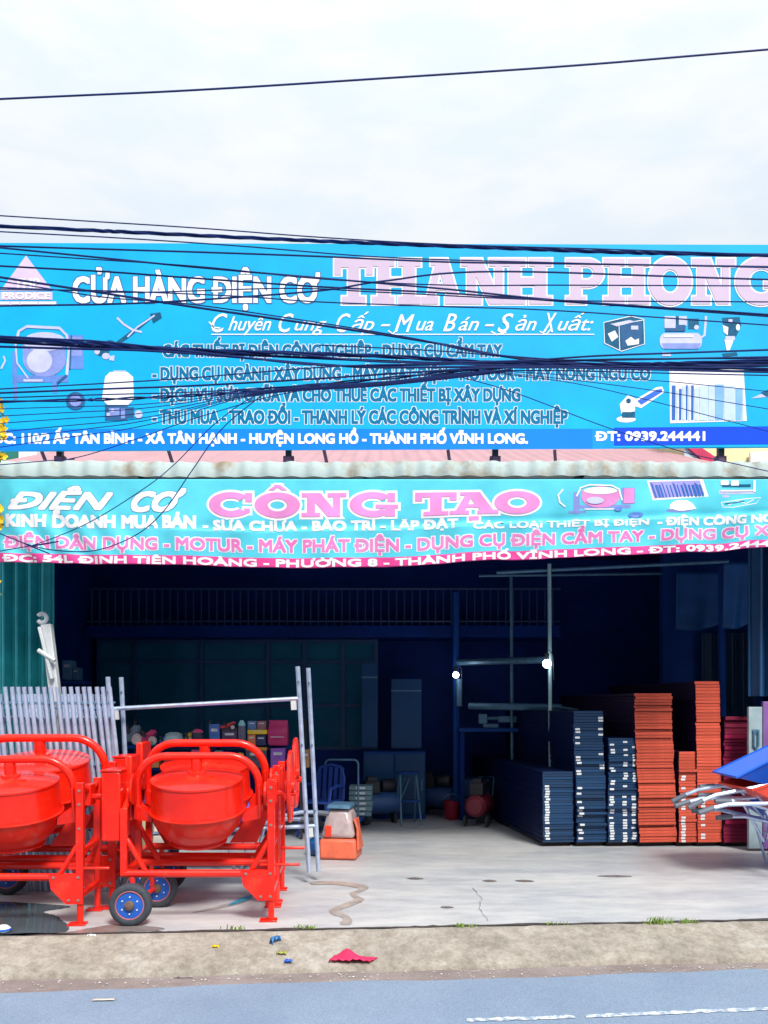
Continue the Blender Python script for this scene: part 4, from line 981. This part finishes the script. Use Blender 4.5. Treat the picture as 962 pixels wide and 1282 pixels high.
# tarpaulins on the right
def tarp(px0, px1, y0, y1, Y, sag, label):
    b = MB(); n, m = 30, 16; vs = []
    for i in range(n + 1):
        t = i / n; x = px0 + (px1 - px0) * t
        for j in range(m + 1):
            s = j / m; yb = y1 + sag * math.sin(math.pi * t) - 8 * t; p = P(x, y0 + (yb - y0) * s, Y); p.y += .03 * math.sin(t * 9 + s * 2) * s; vs.append(p)
    b.add(vs, [(i * (m + 1) + j, (i + 1) * (m + 1) + j, (i + 1) * (m + 1) + j + 1, i * (m + 1) + j + 1) for i in range(n) for j in range(m)])
    o = b.build('tarpaulin', NAVYLT); s = o.modifiers.new('thick', 'SOLIDIFY'); s.thickness = .012; tag(o, label, 'tarpaulin')
tarp(847, 903, 716, 788, 11.9, 5, 'blue tarpaulin hung above the tallest orange stack, left of the dark post')
tarp(906, 940, 704, 786, 11.0, 5, 'narrow blue tarpaulin hung between the dark post and the right gate')

# lamps
def lamp(px, py, Y, r, label):
    p = P(px, py, Y); l = empty('work_lamp', p, 0, label, 'lamp')
    b = MB(); b.lathe([(.001, -r), (r * .5, -r * .87), (r * .87, -r * .5), (r, 0), (r * .87, r * .5), (r * .5, r * .87), (.001, r)], (0, 0, 0), 20); b.build('bulb', mat('lit_bulb', (.9, .9, .9), .5, emit=(.9, .97, 1), estr=9), l, angle=180)
    b = MB(); b.lathe([(.02, 0), (.028, .03), (.028, .09)], (0, 0, r * .8), 12); b.tube([(0, 0, r + .08), (.03, .02, r + .12), (.08, .04, r + .05), (.09, .03, -.2)], .006, 6); b.build('lamp_holder', DARKMETAL, l)
lamp(571, 845, 12.3, .043, 'small lit round bulb deep in the shop near the back rail'); lamp(685, 831, 10.8, .052, 'lit round bulb fixed beside the pale rack post')

# ------------------------------------------------------------------ things deep in the shop
def floor_y(px, Y): return (px - 481) / F * Y
# cabinets
def cabinet(px0, px1, y0, y1, Y, label, doors, base=None):
    a, c = P(px0, y0, Y), P(px1, y1, Y); w = c.x - a.x; z0 = .004 if base is None else base
    k = empty('metal_cabinet', (a.x, Y, 0), 0, label, 'cabinet')
    MB().bb((0, 0, z0), (w, .4, a.z)).build('body', NAVYMID, k, bev=.006)
    for i in range(doors):
        MB().bb((w * i / doors + .012, -.018, z0 + .06), (w * (i + 1) / doors - .012, -.002, a.z - .03)).build('door', CABGREY, k, bev=.004)
    b = MB()
    for i in range(doors): b.bb((w * (i + 1) / doors - .06, -.035, (z0 + a.z) / 2 - .08), (w * (i + 1) / doors - .045, -.019, (z0 + a.z) / 2 + .08))
    b.build('handle', GALVD, k)
cabinet(455, 533, 941, 1005, 12.55, 'low blue grey cabinet standing under the two upright panels', 2)
def board(px0, px1, y0, y1, Y, label):
    a, c = P(px0, y0, Y), P(px1, y1, Y)
    k = empty('display_panel', (a.x, Y, c.z), 0, label, 'panel')
    MB().bb((0, 0, 0), (c.x - a.x, .04, a.z - c.z)).build('board', CABGREY, k, bev=.004); MB().bb((-.0, -.006, (a.z - c.z) * .82), (c.x - a.x, -.001, (a.z - c.z) * .84)).build('trim', GALVD, k, smooth=False)
board(453, 473, 830, 936, 12.75, 'narrow upright blue grey panel at the back of the shop'); board(490, 528, 850, 937, 12.75, 'wide upright blue grey panel at the back of the shop')
# tool shelf and goods
sh = empty('tool_shelf', (-2.2, 10.9, 0), 0, 'dark steel tool shelf crowded with colourful goods behind the mixers', 'shelf')
YH = 10.6
zs = [P(0, y, YH).z for y in (962, 934)]
for z in zs: MB().bb((-.95, -.28, z - .025), (1.2, .25, z)).build('shelf_board', NAVYMID, sh, smooth=False)
for x in (-.95, .1, 1.2):
    for y in (-.28, .25): MB().box((x, y, .72), (.035, .035, 1.43)).build('post', DARKMETAL, sh, smooth=False)
MB().bb((-.95, -.28, .35), (1.2, .25, .375)).build('shelf_board', NAVYMID, sh, smooth=False)
def goods(name, px0, px1, y0, y1, col, label, cat='box', Y=10.45, band=None, dep=.18, shape='box'):
    a, c = P(px0, y0, Y), P(px1, y1, Y); w, h = c.x - a.x, a.z - c.z
    k = empty(name, ((a.x + c.x) / 2, Y, c.z + .003), 0, label, cat); m = mat('goods_%d_%d' % (px0, y0), col, .5, var=.2, vscale=12)
    if shape == 'box':
        MB().box((0, dep / 2, h / 2), (w, dep, h)).build('body', m, k, bev=.006)
        MB().box((0, -.0012, h * .72), (w * .6, .002, h * .14)).build('label', mat('goods_label', (.5, .5, .55), .5, var=.3, vscale=40), k, smooth=False)
        if band: MB().box((0, dep / 2, h + .002), (w * 1.02, dep * 1.01, h * .16)).build('lid', mat('goods_lid_%d' % px0, band, .5), k, bev=.003)
    elif shape == 'tool':
        MB().tube([(-w * .5, 0, h * .25), (-w * .1, .02, h * .4), (w * .3, .03, h * .75), (w * .45, .03, h * .8)], [h * .16, h * .26, h * .22, h * .1], 10).build('body', m, k)
        MB().lathe([(h * .2, -.02), (h * .26, 0), (h * .2, .02)], (w * .3, -.02, h * .28), 16, 'Y').build('guard', GREYPL, k)
        MB().bar((-w * .1, 0, h * .4), (-w * .2, -.08, h * .85), h * .09).build('handle', DARKMETAL, k)
    elif shape == 'pot':
        MB().lathe([(w * .36, 0), (w * .46, h * .1), (w * .5, h * .5), (w * .42, h * .78)], (0, 0, 0), 20).build('body', m, k)
        MB().lathe([(w * .44, h * .78), (w * .46, h * .84), (w * .2, h), (.01, h)], (0, 0, 0), 20).build('lid', mat('goods_lid_%d' % px0, band or col, .5), k)
    elif shape == 'bag':
        b = MB(); n = 6
        prof = [(.9, 0), (1, .08), (1.0, .4), (.98, .75), (.94, .92), (1.0, 1.0)]
        for i in range(len(prof) - 1):
            p_, q_ = prof[i], prof[i + 1]
        vs = []
        for (s_, t_) in prof:
            d_ = .09 * math.sin(math.pi * min(t_ + .12, 1)) + .008
            vs += [(-w / 2 * s_, -d_, h * t_), (0, -d_ * 1.5, h * t_), (w / 2 * s_, -d_, h * t_), (w / 2 * s_, d_, h * t_), (-w / 2 * s_, d_, h * t_)]
        fs = [(i * 5 + j, i * 5 + (j + 1) % 5, (i + 1) * 5 + (j + 1) % 5, (i + 1) * 5 + j) for i in range(5) for j in range(5)] + [(0, 1, 2, 3, 4), (25, 26, 27, 28, 29)]
        b.add(vs, fs).build('sack', m, k, angle=60); MB().box((0, -.145, h * .35), (w * .7, .003, h * .03)).build('print', mat('goods_label', (.5, .5, .55), .5), k, smooth=False)
goods('cardboard_box', 171, 199, 941, 961.5, (.42, .17, .06), 'brown cardboard box at the left end of the tool shelf')
goods('power_tool', 174, 196, 912, 933.5, (.45, .02, .12), 'crimson power tool with a grey guard on the shelf', 'tool', shape='tool')
goods('power_tool', 155, 176, 905, 933.5, (.10, .14, .20), 'dark power tool at the far left of the shelf', 'tool', shape='tool')
goods('electric_motor', 206, 230, 917, 933.5, (.30, .42, .46), 'pale grey motor with rounded top on the shelf', 'motor', shape='pot')
goods('paint_pot', 240, 256, 913, 933.5, (.02, .02, .05), 'small dark pot with a pink lid on the shelf', 'pot', band=(.55, .06, .18), shape='pot')
goods('tool_box', 262, 275, 907, 933.5, (.05, .14, .42), 'upright blue box between the pink lidded pot and dark case')
goods('tool_case', 278, 297, 914, 933.5, (.07, .04, .10), 'dark plum tool case on the shelf', 'case', band=(.03, .03, .05))
goods('spray_can', 298, 308, 902, 933.5, (.10, .10, .16), 'dark can with a teal lid beside the yellow lidded box', 'can', band=(.25, .55, .60), shape='pot')
goods('cardboard_box', 310, 320, 920, 933.5, (.55, .16, .07), 'small orange box under the yellow slab of the shelf')
goods('cardboard_box', 321, 333, 921, 933.5, (.02, .03, .10), 'small navy box under the yellow slab of the shelf')
goods('plastic_tray', 310, 335, 914, 919.6, (.75, .50, .02), 'flat yellow tray laid across two small boxes', 'tray')
goods('tool_box', 310, 321, 903, 913.6, (.08, .16, .34), 'small slate blue box resting on the yellow tray')
goods('tool_box', 322, 333, 903, 913.6, (.24, .10, .12), 'small brown box resting on the yellow tray')
goods('cement_sack', 337, 361, 902, 933.5, (.42, .01, .12), 'upright crimson sack at the right end of the shelf', 'sack', shape='bag', Y=10.5)
goods('tool_box', 339, 357, 937, 961.5, (.24, .08, .42), 'purple box below the crimson sack')
goods('tool_box', 380, 387, 939, 961.5, (.35, .18, .08), 'narrow tan box behind the bright scaffold legs', Y=10.4)
goods('cardboard_box', 205, 236, 942, 961.5, (.05, .06, .10), 'dark box on the lower shelf beside the cardboard one')
for (nm, a_, c_, y0_, y1_, cl_, lb_, ct_, bd_, sh_) in (
    ('power_tool', 232, 241, 915, 933.5, (.50, .30, .02), 'small yellow power tool left of the pink lidded pot', 'tool', None, 'tool'),
    ('paint_pot', 186, 196, 926, 933.5, (.04, .22, .24), 'low teal pot before the crimson power tool', 'pot', (.3, .4, .45), 'pot'),
    ('power_tool', 200, 210, 920, 933.5, (.02, .08, .40), 'blue hand tool left of the pale grey motor', 'tool', None, 'tool'),
    ('tool_case', 240, 262, 941, 961.5, (.40, .03, .03), 'red tool case on the lower shelf beside the dark box', 'case', (.03, .02, .02), 'box'),
    ('electric_motor', 264, 284, 940, 961.5, (.03, .14, .40), 'blue electric motor on the lower shelf', 'motor', (.2, .25, .3), 'pot'),
    ('power_tool', 284, 306, 941, 961.5, (.60, .32, .02), 'yellow power tool on the lower shelf beside the blue motor', 'tool', None, 'tool'),
    ('tool_case', 308, 334, 938, 961.5, (.05, .06, .09), 'black tool case on the lower shelf below the orange box', 'case', (.45, .20, .02), 'box'),
    ('cardboard_box', 361, 374, 943, 961.5, (.34, .16, .08), 'tan box at the right end of the lower shelf', 'box', None, 'box'),
    ('power_tool', 276, 296, 903, 913.6, (.42, .03, .05), 'red drill lying on the dark plum case', 'tool', None, 'tool')):
    goods(nm, a_, c_, y0_, y1_, cl_, lb_, ct_, band=bd_, shape=sh_)
goods('paper_box', 78, 90, 827, 852, (.10, .24, .42), 'pale blue box standing on a wall bracket above the scaffold bundle', Y=11.5)
goods('paper_box', 91, 98, 836, 852, (.08, .20, .34), 'smaller blue box beside the pale box on the wall bracket', Y=11.5)
br = MB().bb((-4.40, 11.4, P(0, 853, 11.5).z - .03), (-3.9, 11.75, P(0, 853, 11.5).z)); tag(br.build('wall_bracket', NAVYMID, smooth=False), 'dark wall bracket carrying two small blue boxes', 'shelf')

# orange and grey plastic machine hood
mh = empty('machine_hood', (floor_y(427, 9.36), 9.36, 0), -8, 'orange and grey plastic machine hood standing on the open floor', 'machine')
def frus(b, z0, w0, d0, z1, w1, d1, xo=0., yo=0.):
    return b.add([(-w0 / 2, -d0 / 2, z0), (w0 / 2, -d0 / 2, z0), (w0 / 2, d0 / 2, z0), (-w0 / 2, d0 / 2, z0), (-w1 / 2 + xo, -d1 / 2 + yo, z1), (w1 / 2 + xo, -d1 / 2 + yo, z1), (w1 / 2 + xo, d1 / 2 + yo, z1), (-w1 / 2 + xo, d1 / 2 + yo, z1)],
                 [(3, 2, 1, 0), (4, 5, 6, 7), (0, 1, 5, 4), (1, 2, 6, 5), (2, 3, 7, 6), (3, 0, 4, 7)])
b = frus(MB(), .004, .40, .42, .22, .385, .40); b.build('skirt', ORPL, mh, bev=.03)
b = frus(MB(), .222, .375, .39, .53, .235, .30, 0, .03); b.build('clear_hood', GREYPL, mh, bev=.05)
b = frus(MB(), .532, .26, .32, .575, .23, .29, 0, .03); b.build('cap', GALVD, mh, bev=.012)
b = MB().prism([(.200, -.17, .10), (.200, -.17, .33), (.155, -.13, .42), (.155, .10, .42), (.205, .12, .10)], (.022, 0, 0)); b.build('side_panel', ORPL, mh, bev=.008)
MB().box((-.10, -.185, .30), (.07, .015, .12)).build('vent', REDPL, mh, bev=.005)
tag(MB().lathe([(.02, .0), (.07, .02), (.095, .08), (.10, .10), (.09, .15), (.05, .19), (.01, .2)], (floor_y(396, 9.45), 9.45, .003), 24).build('plastic_ball', mat('ball_blue', (.005, .07, .25), .35, coat=.2), angle=180), 'round dark blue ball on the floor left of the orange hood', 'ball')
# plastic chair
def chair(px, Y, rz, label):
    c = empty('plastic_chair', (floor_y(px, Y), Y, 0), rz, label, 'chair')
    m = mat('chair_blue', (.012, .05, .30), .5)
    MB().box((0, 0, .43), (.42, .42, .03)).build('seat', m, c, bev=.012)
    b = MB()
    for i in range(5): x = -.16 + .08 * i; b.box((x, .20 + .02, .64), (.045, .018, .40), Matrix.Rotation(-.12, 3, 'X'))
    b.tube([(-.2, .19, .44), (-.2, .22, .72), (-.14, .25, .84), (0, .26, .87), (.14, .25, .84), (.2, .22, .72), (.2, .19, .44)], .018, 8); b.build('backrest', m, c)
    for sx in (-1, 1):
        for sy in (-1, 1): MB().tube([(sx * .18, sy * .18, .42), (sx * .22, sy * .21, .004)], [.028, .020], 8).build('leg', m, c)
        MB().tube([(sx * .21, .2, .62), (sx * .23, -.05, .63), (sx * .22, -.17, .60), (sx * .20, -.18, .43)], .018, 8).build('armrest', m, c)
chair(403, 10.9, -25, 'blue plastic armchair behind the red handwheel')
# platform trolley
tr = empty('platform_trolley', (floor_y(428, 11.3), 11.3, 0), -6, 'grey platform trolley with a bent pipe handle deep in the shop', 'trolley')
b = MB(); w = .215; b.tube([(-w, 0, .15), (-w, 0, .85)] + arc(-w + .06, .86, .06, 180, 90, 5, lambda x, z: (x, 0, z)) + arc(w - .06, .86, .06, 90, 0, 5, lambda x, z: (x, 0, z)) + [(w, 0, .85), (w, 0, .15)], .014, 8); b.build('handle', GALVD, tr)
MB().bb((-.26, -.02, .13), (.26, .75, .16)).build('platform', NAVYMID, tr, bev=.006)
for x in (-.2, .2):
    for y in (.06, .66): MB().lathe([(.05, -.018), (.058, -.012), (.058, .012), (.05, .018)], (x, y, .062), 16, 'X').build('wheel', RUBBER, tr)
for i in range(6):
    z = .164 + i * .068; o = empty('paper_carton', (floor_y(452, 11.55) + random.uniform(-.015, .015), 11.55 + random.uniform(-.01, .01), z), random.uniform(-4, 4), 'pale grey blue flat carton stacked on the platform trolley', 'carton', 'flat cartons stacked on the trolley')
    if i == 0: c0 = MB().box((0, .1, .032), (.30, .24, .06)).build('body', mat('carton_pale', (.16, .28, .34), .6), o, bev=.004); c1 = MB().box((.0, -.0215, .032), (.12, .002, .03)).build('label', STICKER, o, smooth=False)
    else:
        for q_ in (c0, c1): r_ = q_.copy(); COL.objects.link(r_); r_.parent = o
ss = empty('step_stool', (floor_y(511, 12.0), 12.0, 0), 12, 'small folding step stool before the low cabinet', 'stool')
MB().box((0, 0, .70), (.30, .16, .03)).build('top', NAVYMID, ss, bev=.006)
for sx in (-1, 1):
    MB().bar((sx * .11, -.02, .69), (sx * .14, -.20, .004), .014).build('leg', GALVD, ss); MB().bar((sx * .11, .02, .69), (sx * .14, .20, .004), .014).build('leg', GALVD, ss)
MB().box((0, -.12, .33), (.26, .10, .02)).build('step', NAVYMID, ss)
bk = empty('red_bucket', (floor_y(566, 12.5), 12.5, 0), 0, 'small red bucket on the floor at the back', 'bucket')
MB().lathe([(.09, .004), (.10, .02), (.125, .26), (.13, .265), (.12, .262), (.09, .03)], (0, 0, 0), 24).build('body', mat('bucket_red', (.30, .005, .03), .5), bk); MB().tube([(.125 * math.cos(R(t)), 0, .26 + .10 * math.sin(R(t))) for t in range(0, 181, 20)], .005, 6).build('handle', GALVD, bk)
wb = empty('workbench', (floor_y(612, 12.6), 12.6, 0), 0, 'dark workbench with a vise under the back rail', 'workbench')
MB().bb((-.45, -.3, 1.25), (.55, .3, 1.30)).build('top', NAVYMID, wb, bev=.006)
for x in (-.4, .5): MB().bb((x - .03, -.25, .004), (x + .03, .25, 1.248)).build('leg', NAVY, wb, smooth=False)
b = MB(); b.bb((-.1, -.2, 1.303), (.12, 0, 1.36)); b.bb((-.16, -.18, 1.362), (-.04, -.02, 1.5)); b.bar((-.04, -.1, 1.44), (.32, -.1, 1.44), .03); b.bb((.12, -.16, 1.38), (.42, -.04, 1.47)); b.build('vise', GALVD, wb, bev=.006)

def compressor(px, Y, rz, col, label):
    r = empty('air_compressor', (floor_y(px, Y), Y, 0), rz, label, 'compressor'); m = mat('machine_%d' % px, col, .45, var=.2)
    MB().lathe([(.02, -.32), (.10, -.31), (.145, -.26), (.15, -.2), (.15, .2), (.145, .26), (.10, .31), (.02, .32)], (0, 0, .28), 24, 'X').build('tank', m, r)
    b = MB(); b.box((-.1, 0, .50), (.20, .18, .16)); b.lathe([(.08, -.1), (.09, -.08), (.09, .08), (.08, .1)], (.14, 0, .52), 18, 'X'); b.box((-.1, 0, .60), (.14, .12, .08)); b.build('motor', DARKMETAL, r, bev=.006)
    b = MB(); b.tube([(.30, -.1, .34), (.42, -.1, .62), (.42, .1, .62), (.30, .1, .34)], .012, 8); b.build('handle', GALVD, r)
    for y in (-.15, .15): MB().lathe([(.06, -.02), (.075, -.012), (.075, .012), (.06, .02)], (-.2, y, .079), 18, 'Y').build('wheel', RUBBER, r)
    MB().box((.22, 0, .07), (.04, .2, .13)).build('foot', DARKMETAL, r)
compressor(474, 12.1, 15, (.03, .10, .30), 'dim blue air compressor on the floor before the low cabinet'); compressor(545, 12.9, -20, (.02, .06, .20), 'dark air compressor at the back, left of the red bucket'); compressor(601, 11.9, 70, (.20, .02, .04), 'dull red air compressor under the workbench beside the low stack')
for i, (px, w_, h_, z_, lab) in enumerate(((592, .5, .30, .004, 'dark crate on the floor under the workbench'), (594, .44, .26, .31, 'smaller dark crate resting on the crate under the workbench'))):
    c_ = empty('storage_crate', (floor_y(px, 12.75), 12.75, z_), 5 - 9 * i, lab, 'crate'); MB().box((0, 0, h_ / 2), (w_, .4, h_)).build('body', CABGREY, c_, bev=.008); MB().box((0, -.206, h_ * .8), (w_ * .3, .01, .03)).build('handle', GALVD, c_)

# blue tray seen under the mixers plus sacks behind
def wheelbarrow(loc, rz, tray_m, label, tiltx=0., tilty=0.):
    r = empty('wheelbarrow', loc, rz, label, 'wheelbarrow')
    if tiltx or tilty: r.rotation_euler = (R(tiltx), R(tilty), R(rz))
    # handles towards -x, wheel at +x
    t = MB(); o0 = [(-.44, -.34), (.52, -.30), (.52, .30), (-.44, .34)]; i0 = [(-.12, -.20), (.34, -.18), (.34, .18), (-.12, .20)]
    zt = [.64, .70, .70, .64]; k = 4
    ou = [(x, y, z) for (x, y), z in zip(o0, zt)]; inn = [(x * .985 + .002, y * .965, z + .001) for (x, y), z in zip(o0, zt)]
    t.add(ou + [(x, y, .40) for x, y in i0] + inn + [(x * .97, y * .95, .412) for x, y in i0],
          [(i, (i + 1) % 4, 4 + (i + 1) % 4, 4 + i) for i in range(4)] + [(8 + i, 12 + i, 12 + (i + 1) % 4, 8 + (i + 1) % 4) for i in range(4)] + [(4, 5, 6, 7), (15, 14, 13, 12)] + [(i, 8 + i, 8 + (i + 1) % 4, (i + 1) % 4) for i in range(4)])
    tr_ = t.build('tray', tray_m, r, bev=.012)
    MB().tube([(x, y, z) for x, y, z in ou], .012, 6, True).build('tray_rim', tray_m, tr_)
    for s in (-1, 1):
        MB().tube([(.66, s * .07, .20), (.30, s * .16, .385), (-.30, s * .23, .47), (-.66, s * .27, .55), (-.80, s * .275, .55)], .020, 8).build('handle', GALV, r)
        MB().tube([(-.79, s * .275, .55), (-.94, s * .277, .538)], .025, 8).build('grip', mat('grip_grey', (.12, .14, .18), .6), r)
        MB().tube([(-.02, s * .20, .42), (-.14, s * .24, .03), (-.18, s * .24, .012), (-.30, s * .22, .40)], .014, 8).build('leg', GALV, r)
    MB().bar((-.16, -.24, .10), (-.16, .24, .10), .012).build('leg_brace', GALV, r)
    w = empty('wheel', (.70, 0, .19)); w.parent = r
    MB().lathe([(.12, -.035), (.16, -.045), (.185, -.025), (.19, 0), (.185, .025), (.16, .045), (.12, .035)], (0, 0, 0), 28, 'Y', False).build('tyre', RUBBER, w); MB().lathe([(.118, -.02), (.03, -.03), (.03, .03), (.118, .02)], (0, 0, 0), 24, 'Y').build('rim', RIMBLUE, w)
    return r
wheelbarrow((-1.52, 8.6, -.0), 172, BLUEPL, 'blue wheelbarrow glimpsed under the drums of the middle mixers')
TRUE_B = BLUEPL
wheelbarrow((4.10, 8.75, 0), 4, BLUEPL, 'lowest wheelbarrow of the pile, standing on its legs')
wheelbarrow((4.00, 8.40, .12), -4, BLUEPL, 'blue wheelbarrow nested second from the bottom of the pile', 0, 4)
wheelbarrow((4.12, 8.62, .24), 2, BLUEPL, 'blue wheelbarrow in the middle of the pile, under the red tray', 0, 1)
wheelbarrow((3.86, 8.26, .33), 3, REDPL, 'wheelbarrow with a red tray nested in the pile', 0, -13)
wheelbarrow((3.93, 8.42, .53), -3, BLUEPL, 'topmost wheelbarrow with a tilted blue tray', 0, -23)
for i, (px, y, col, lab) in enumerate(((181, 1050, (.42, .38, .22), 'cream printed sack slumped behind the middle mixers'), (196, 1056, (.5, .46, .42), 'white printed sack beside the cream one behind the mixers'))):
    goods('cement_sack', px - 14, px + 12, 1010, 1093, col, lab, 'sack', Y=8.4 + .1 * i, shape='bag')

# ------------------------------------------------------------------ flowering branch at the left edge
ft = empty('flowering_tree', (-3.95, 7.9, 0), 0, 'small tree with yellow blossoms reaching in at the left picture edge', 'tree')
ob = Vector((-3.95, 7.9, 0))
MB().tube([(0, 0, .004), (.03, .02, 1.2), (-.02, .0, 2.4), (.05, 0, 3.6), (.03, 0, 4.6)], [.06, .055, .045, .03, .012], 8).build('trunk', BARK, ft)
b = MB(); lf = MB(); pt_ = []
spots = [(4, 506), (5, 531), (-2, 540), (1, 572), (-6, 590), (-3, 642), (-4, 655), (-12, 515), (-14, 560), (-16, 620), (-14, 665), (-25, 500), (-30, 590), (-4, 728)]
for (px, py) in spots:
    e = P(px, py, 7.85 + random.uniform(-.1, .1)) - ob; s = Vector((.02, 0, e.z - .35))
    b.tube([s, (s + e) / 2 + Vector((0, 0, .06)), e], [.012, .008, .004], 5); pt_.append(e)
b.build('branches', BARK, ft)
for e in pt_:
    f = MB()
    for j in range(4):
        c = e + Vector((random.uniform(-.05, .04), random.uniform(-.05, .05), random.uniform(-.05, .05)))
        nrm = Vector((random.uniform(-.5, .5), -1, random.uniform(-.3, .6))).normalized(); t1 = nrm.orthogonal().normalized(); t2 = nrm.cross(t1)
        for k in range(5):
            a = k * 1.2566; d = t1 * math.cos(a) + t2 * math.sin(a); sd = nrm.cross(d)
            f.face([c, c + d * .020 + sd * .016 + nrm * .006, c + d * .038 + sd * .008 + nrm * .012, c + d * .038 - sd * .008 + nrm * .012, c + d * .020 - sd * .016 + nrm * .006])
    f.build('blossom', YELLOW, ft)
    for j in range(14):
        c = e + Vector((random.uniform(-.14, .01), random.uniform(-.08, .08), random.uniform(-.10, .08))); d = Vector((random.uniform(-1, 1), random.uniform(-1, 1), random.uniform(-1, .3))).normalized(); sd = d.orthogonal().normalized()
        lf.face([c, c + d * .03 + sd * .014, c + d * .07, c + d * .03 - sd * .014])
lf.build('crown', LEAF, ft, smooth=False)

# ------------------------------------------------------------------ litter and weeds
def weed(px, py, n, h, label):
    Y = F * (CAMZ) / (py - HZ); base = P(px, py, Y); base.z = 0
    b = MB()
    for i in range(n):
        a = random.uniform(0, 6.28); r = random.uniform(0, .05); c = Vector((r * math.cos(a) * 2.2, r * math.sin(a) * .5, 0)); d = Vector((random.uniform(-.5, .5), random.uniform(-.4, .3), 1)).normalized(); hh = h * random.uniform(.4, 1)
        s = Vector((.004, .002, 0)); m_ = c + d * hh * .6; t_ = c + d * hh + Vector((d.x * .02, 0, -.004))
        b.add([c - s, c + s, m_ + s * .8, m_ - s * .8, t_], [(0, 1, 2, 3), (3, 2, 4)])
    o = b.build('weed_tuft', GRASS, smooth=False); o.location = (base.x, base.y, .003); tag(o, label, 'weed')
weed(825, 1157, 60, .07, 'widest green weed tuft in the slab joint, below the crimson stack'); weed(858, 1156, 26, .05, 'small weed tuft just right of the widest one in the joint')
weed(580, 1161, 22, .045, 'yellowish weed tuft in the joint below the shop middle'); weed(293, 1164, 14, .05, 'sparse weed in the joint near the mixer foot'); weed(386, 1163, 22, .05, 'dry weed in the joint left of the wet streak'); weed(700, 1158, 14, .035, 'low weed in the joint between the middle and the widest tuft')
def on_apron(px, py):
    """point of the sloping apron or gutter seen at a photo position"""
    d = Vector(((px - 481) / F, 1, -(py - HZ) / F))
    best = None
    for i in range(1, 400):
        Y = 5.0 + i * .004; p = d * Y; p.z += CAMZ
        dd = (p - Vector((0, YE, 0))).dot(kn); z = -.006 - max(0, dd) / .44 * .115 if dd < .44 else (-.165 if dd < .70 else -.15)
        if p.z <= z: return Vector((p.x, p.y, z))
    return p
cr = on_apron(438, 1203)
b = MB(); n = 12; vs = []
for i in range(n + 1):
    for j in range(7):
        u, v = i / n, j / 6; vs.append((-.14 + .28 * u + .05 * v, -.05 + .11 * v * (1 - .3 * u), .006 + .055 * max(0, math.sin(u * 3.3 + v * .8)) * (.25 + v * .75) * (.6 + .4 * math.sin(u * 11 + v * 5)) + .010 * math.sin(u * 19 + v * 7) ** 2))
b.add(vs, [(i * 7 + j, (i + 1) * 7 + j, (i + 1) * 7 + j + 1, i * 7 + j + 1) for i in range(n) for j in range(6)])
o = b.build('red_cloth', CLOTHRED, angle=60); o.location = cr + Vector((0, 0, .002)); s_ = o.modifiers.new('thick', 'SOLIDIFY'); s_.thickness = .004; tag(o, 'crumpled crimson cloth lying in the gutter by the apron foot', 'cloth')
def scrap(px, py, w, d, m, label, name='litter_scrap', rz=0, h=.02):
    p = on_apron(px, py); b = MB(); vs = []
    for i in range(6):
        for j in range(4): vs.append((w * (i / 5 - .5), d * (j / 3 - .5), .006 + h * abs(math.sin(i * 1.3 + j))))
    b.add(vs, [(i * 4 + j, (i + 1) * 4 + j, (i + 1) * 4 + j + 1, i * 4 + j + 1) for i in range(5) for j in range(3)])
    o = b.build(name, m); o.location = p + Vector((0, 0, .003)); o.rotation_euler.z = R(rz); s = o.modifiers.new('thick', 'SOLIDIFY'); s.thickness = .003; tag(o, label, 'litter')
LB = mat('litter_blue', (.03, .16, .40), .5); 
scrap(345, 1183, .09, .03, LB, 'crumpled blue and white wrapper standing on the apron slope', rz=55, h=.05); scrap(361, 1207, .05, .04, BLUEPL, 'small bright blue scrap at the apron foot'); scrap(270, 1189, .05, .03, YELLOW, 'small yellow scrap on the apron'); scrap(353, 1196, .07, .05, mat('litter_moss', (.35, .36, .08), .7), 'mossy yellow green scrap between the blue ones')
scrap(115, 1175, .06, .02, WHITE, 'white paper bit at the slab edge near the left mixer'); scrap(230, 1225, .12, .012, mat('litter_stick', (.30, .28, .26), .8), 'thin grey stick lying in the gutter', 'stick', 3, .004); scrap(130, 1253, .13, .03, mat('litter_pale', (.55, .5, .45), .7), 'pale flat smear of paper on the asphalt', rz=4, h=.002)
bt = empty('plastic_bag', (FP(4, 1168)[0], FP(4, 1168)[1], .003), 0, 'white and blue striped plastic scrap by the puddle at the left edge', 'litter')
MB().lathe([(.02, 0), (.05, .01), (.055, .03), (.03, .05), (.005, .055)], (0, 0, 0), 14).build('body', WHITE, bt); MB().lathe([(.056, .018), (.057, .025), (.055, .032)], (0, 0, 0), 14).build('stripe', BLUEPL, bt)
# pebbles and grit along the gutter, too many to count
b = MB()
for i in range(420):
    u = random.uniform(-4, 4); d = random.gauss(.60, .07) if random.random() < .8 else random.uniform(.1, .9); 
    z = (-.006 - d / .44 * .115 if d < .44 else -.163) if d < .72 else -.148
    s = random.uniform(.003, .010); p = K(u, d, z + s * .3)
    b.add([p + Vector((s * random.uniform(.7, 1.3) * a, s * random.uniform(.7, 1.3) * c, s * .7 * e)) for a, c, e in ((1, 0, 0), (-1, 0, 0), (0, 1, 0), (0, -1, 0), (0, 0, 1), (0, 0, -1))], [(0, 2, 4), (2, 1, 4), (1, 3, 4), (3, 0, 4), (2, 0, 5), (1, 2, 5), (3, 1, 5), (0, 3, 5)])
tag(b.build('gutter_grit', mat('grit_pale', (.42, .40, .38), .8, var=.5, vscale=9), smooth=False), kind='stuff')
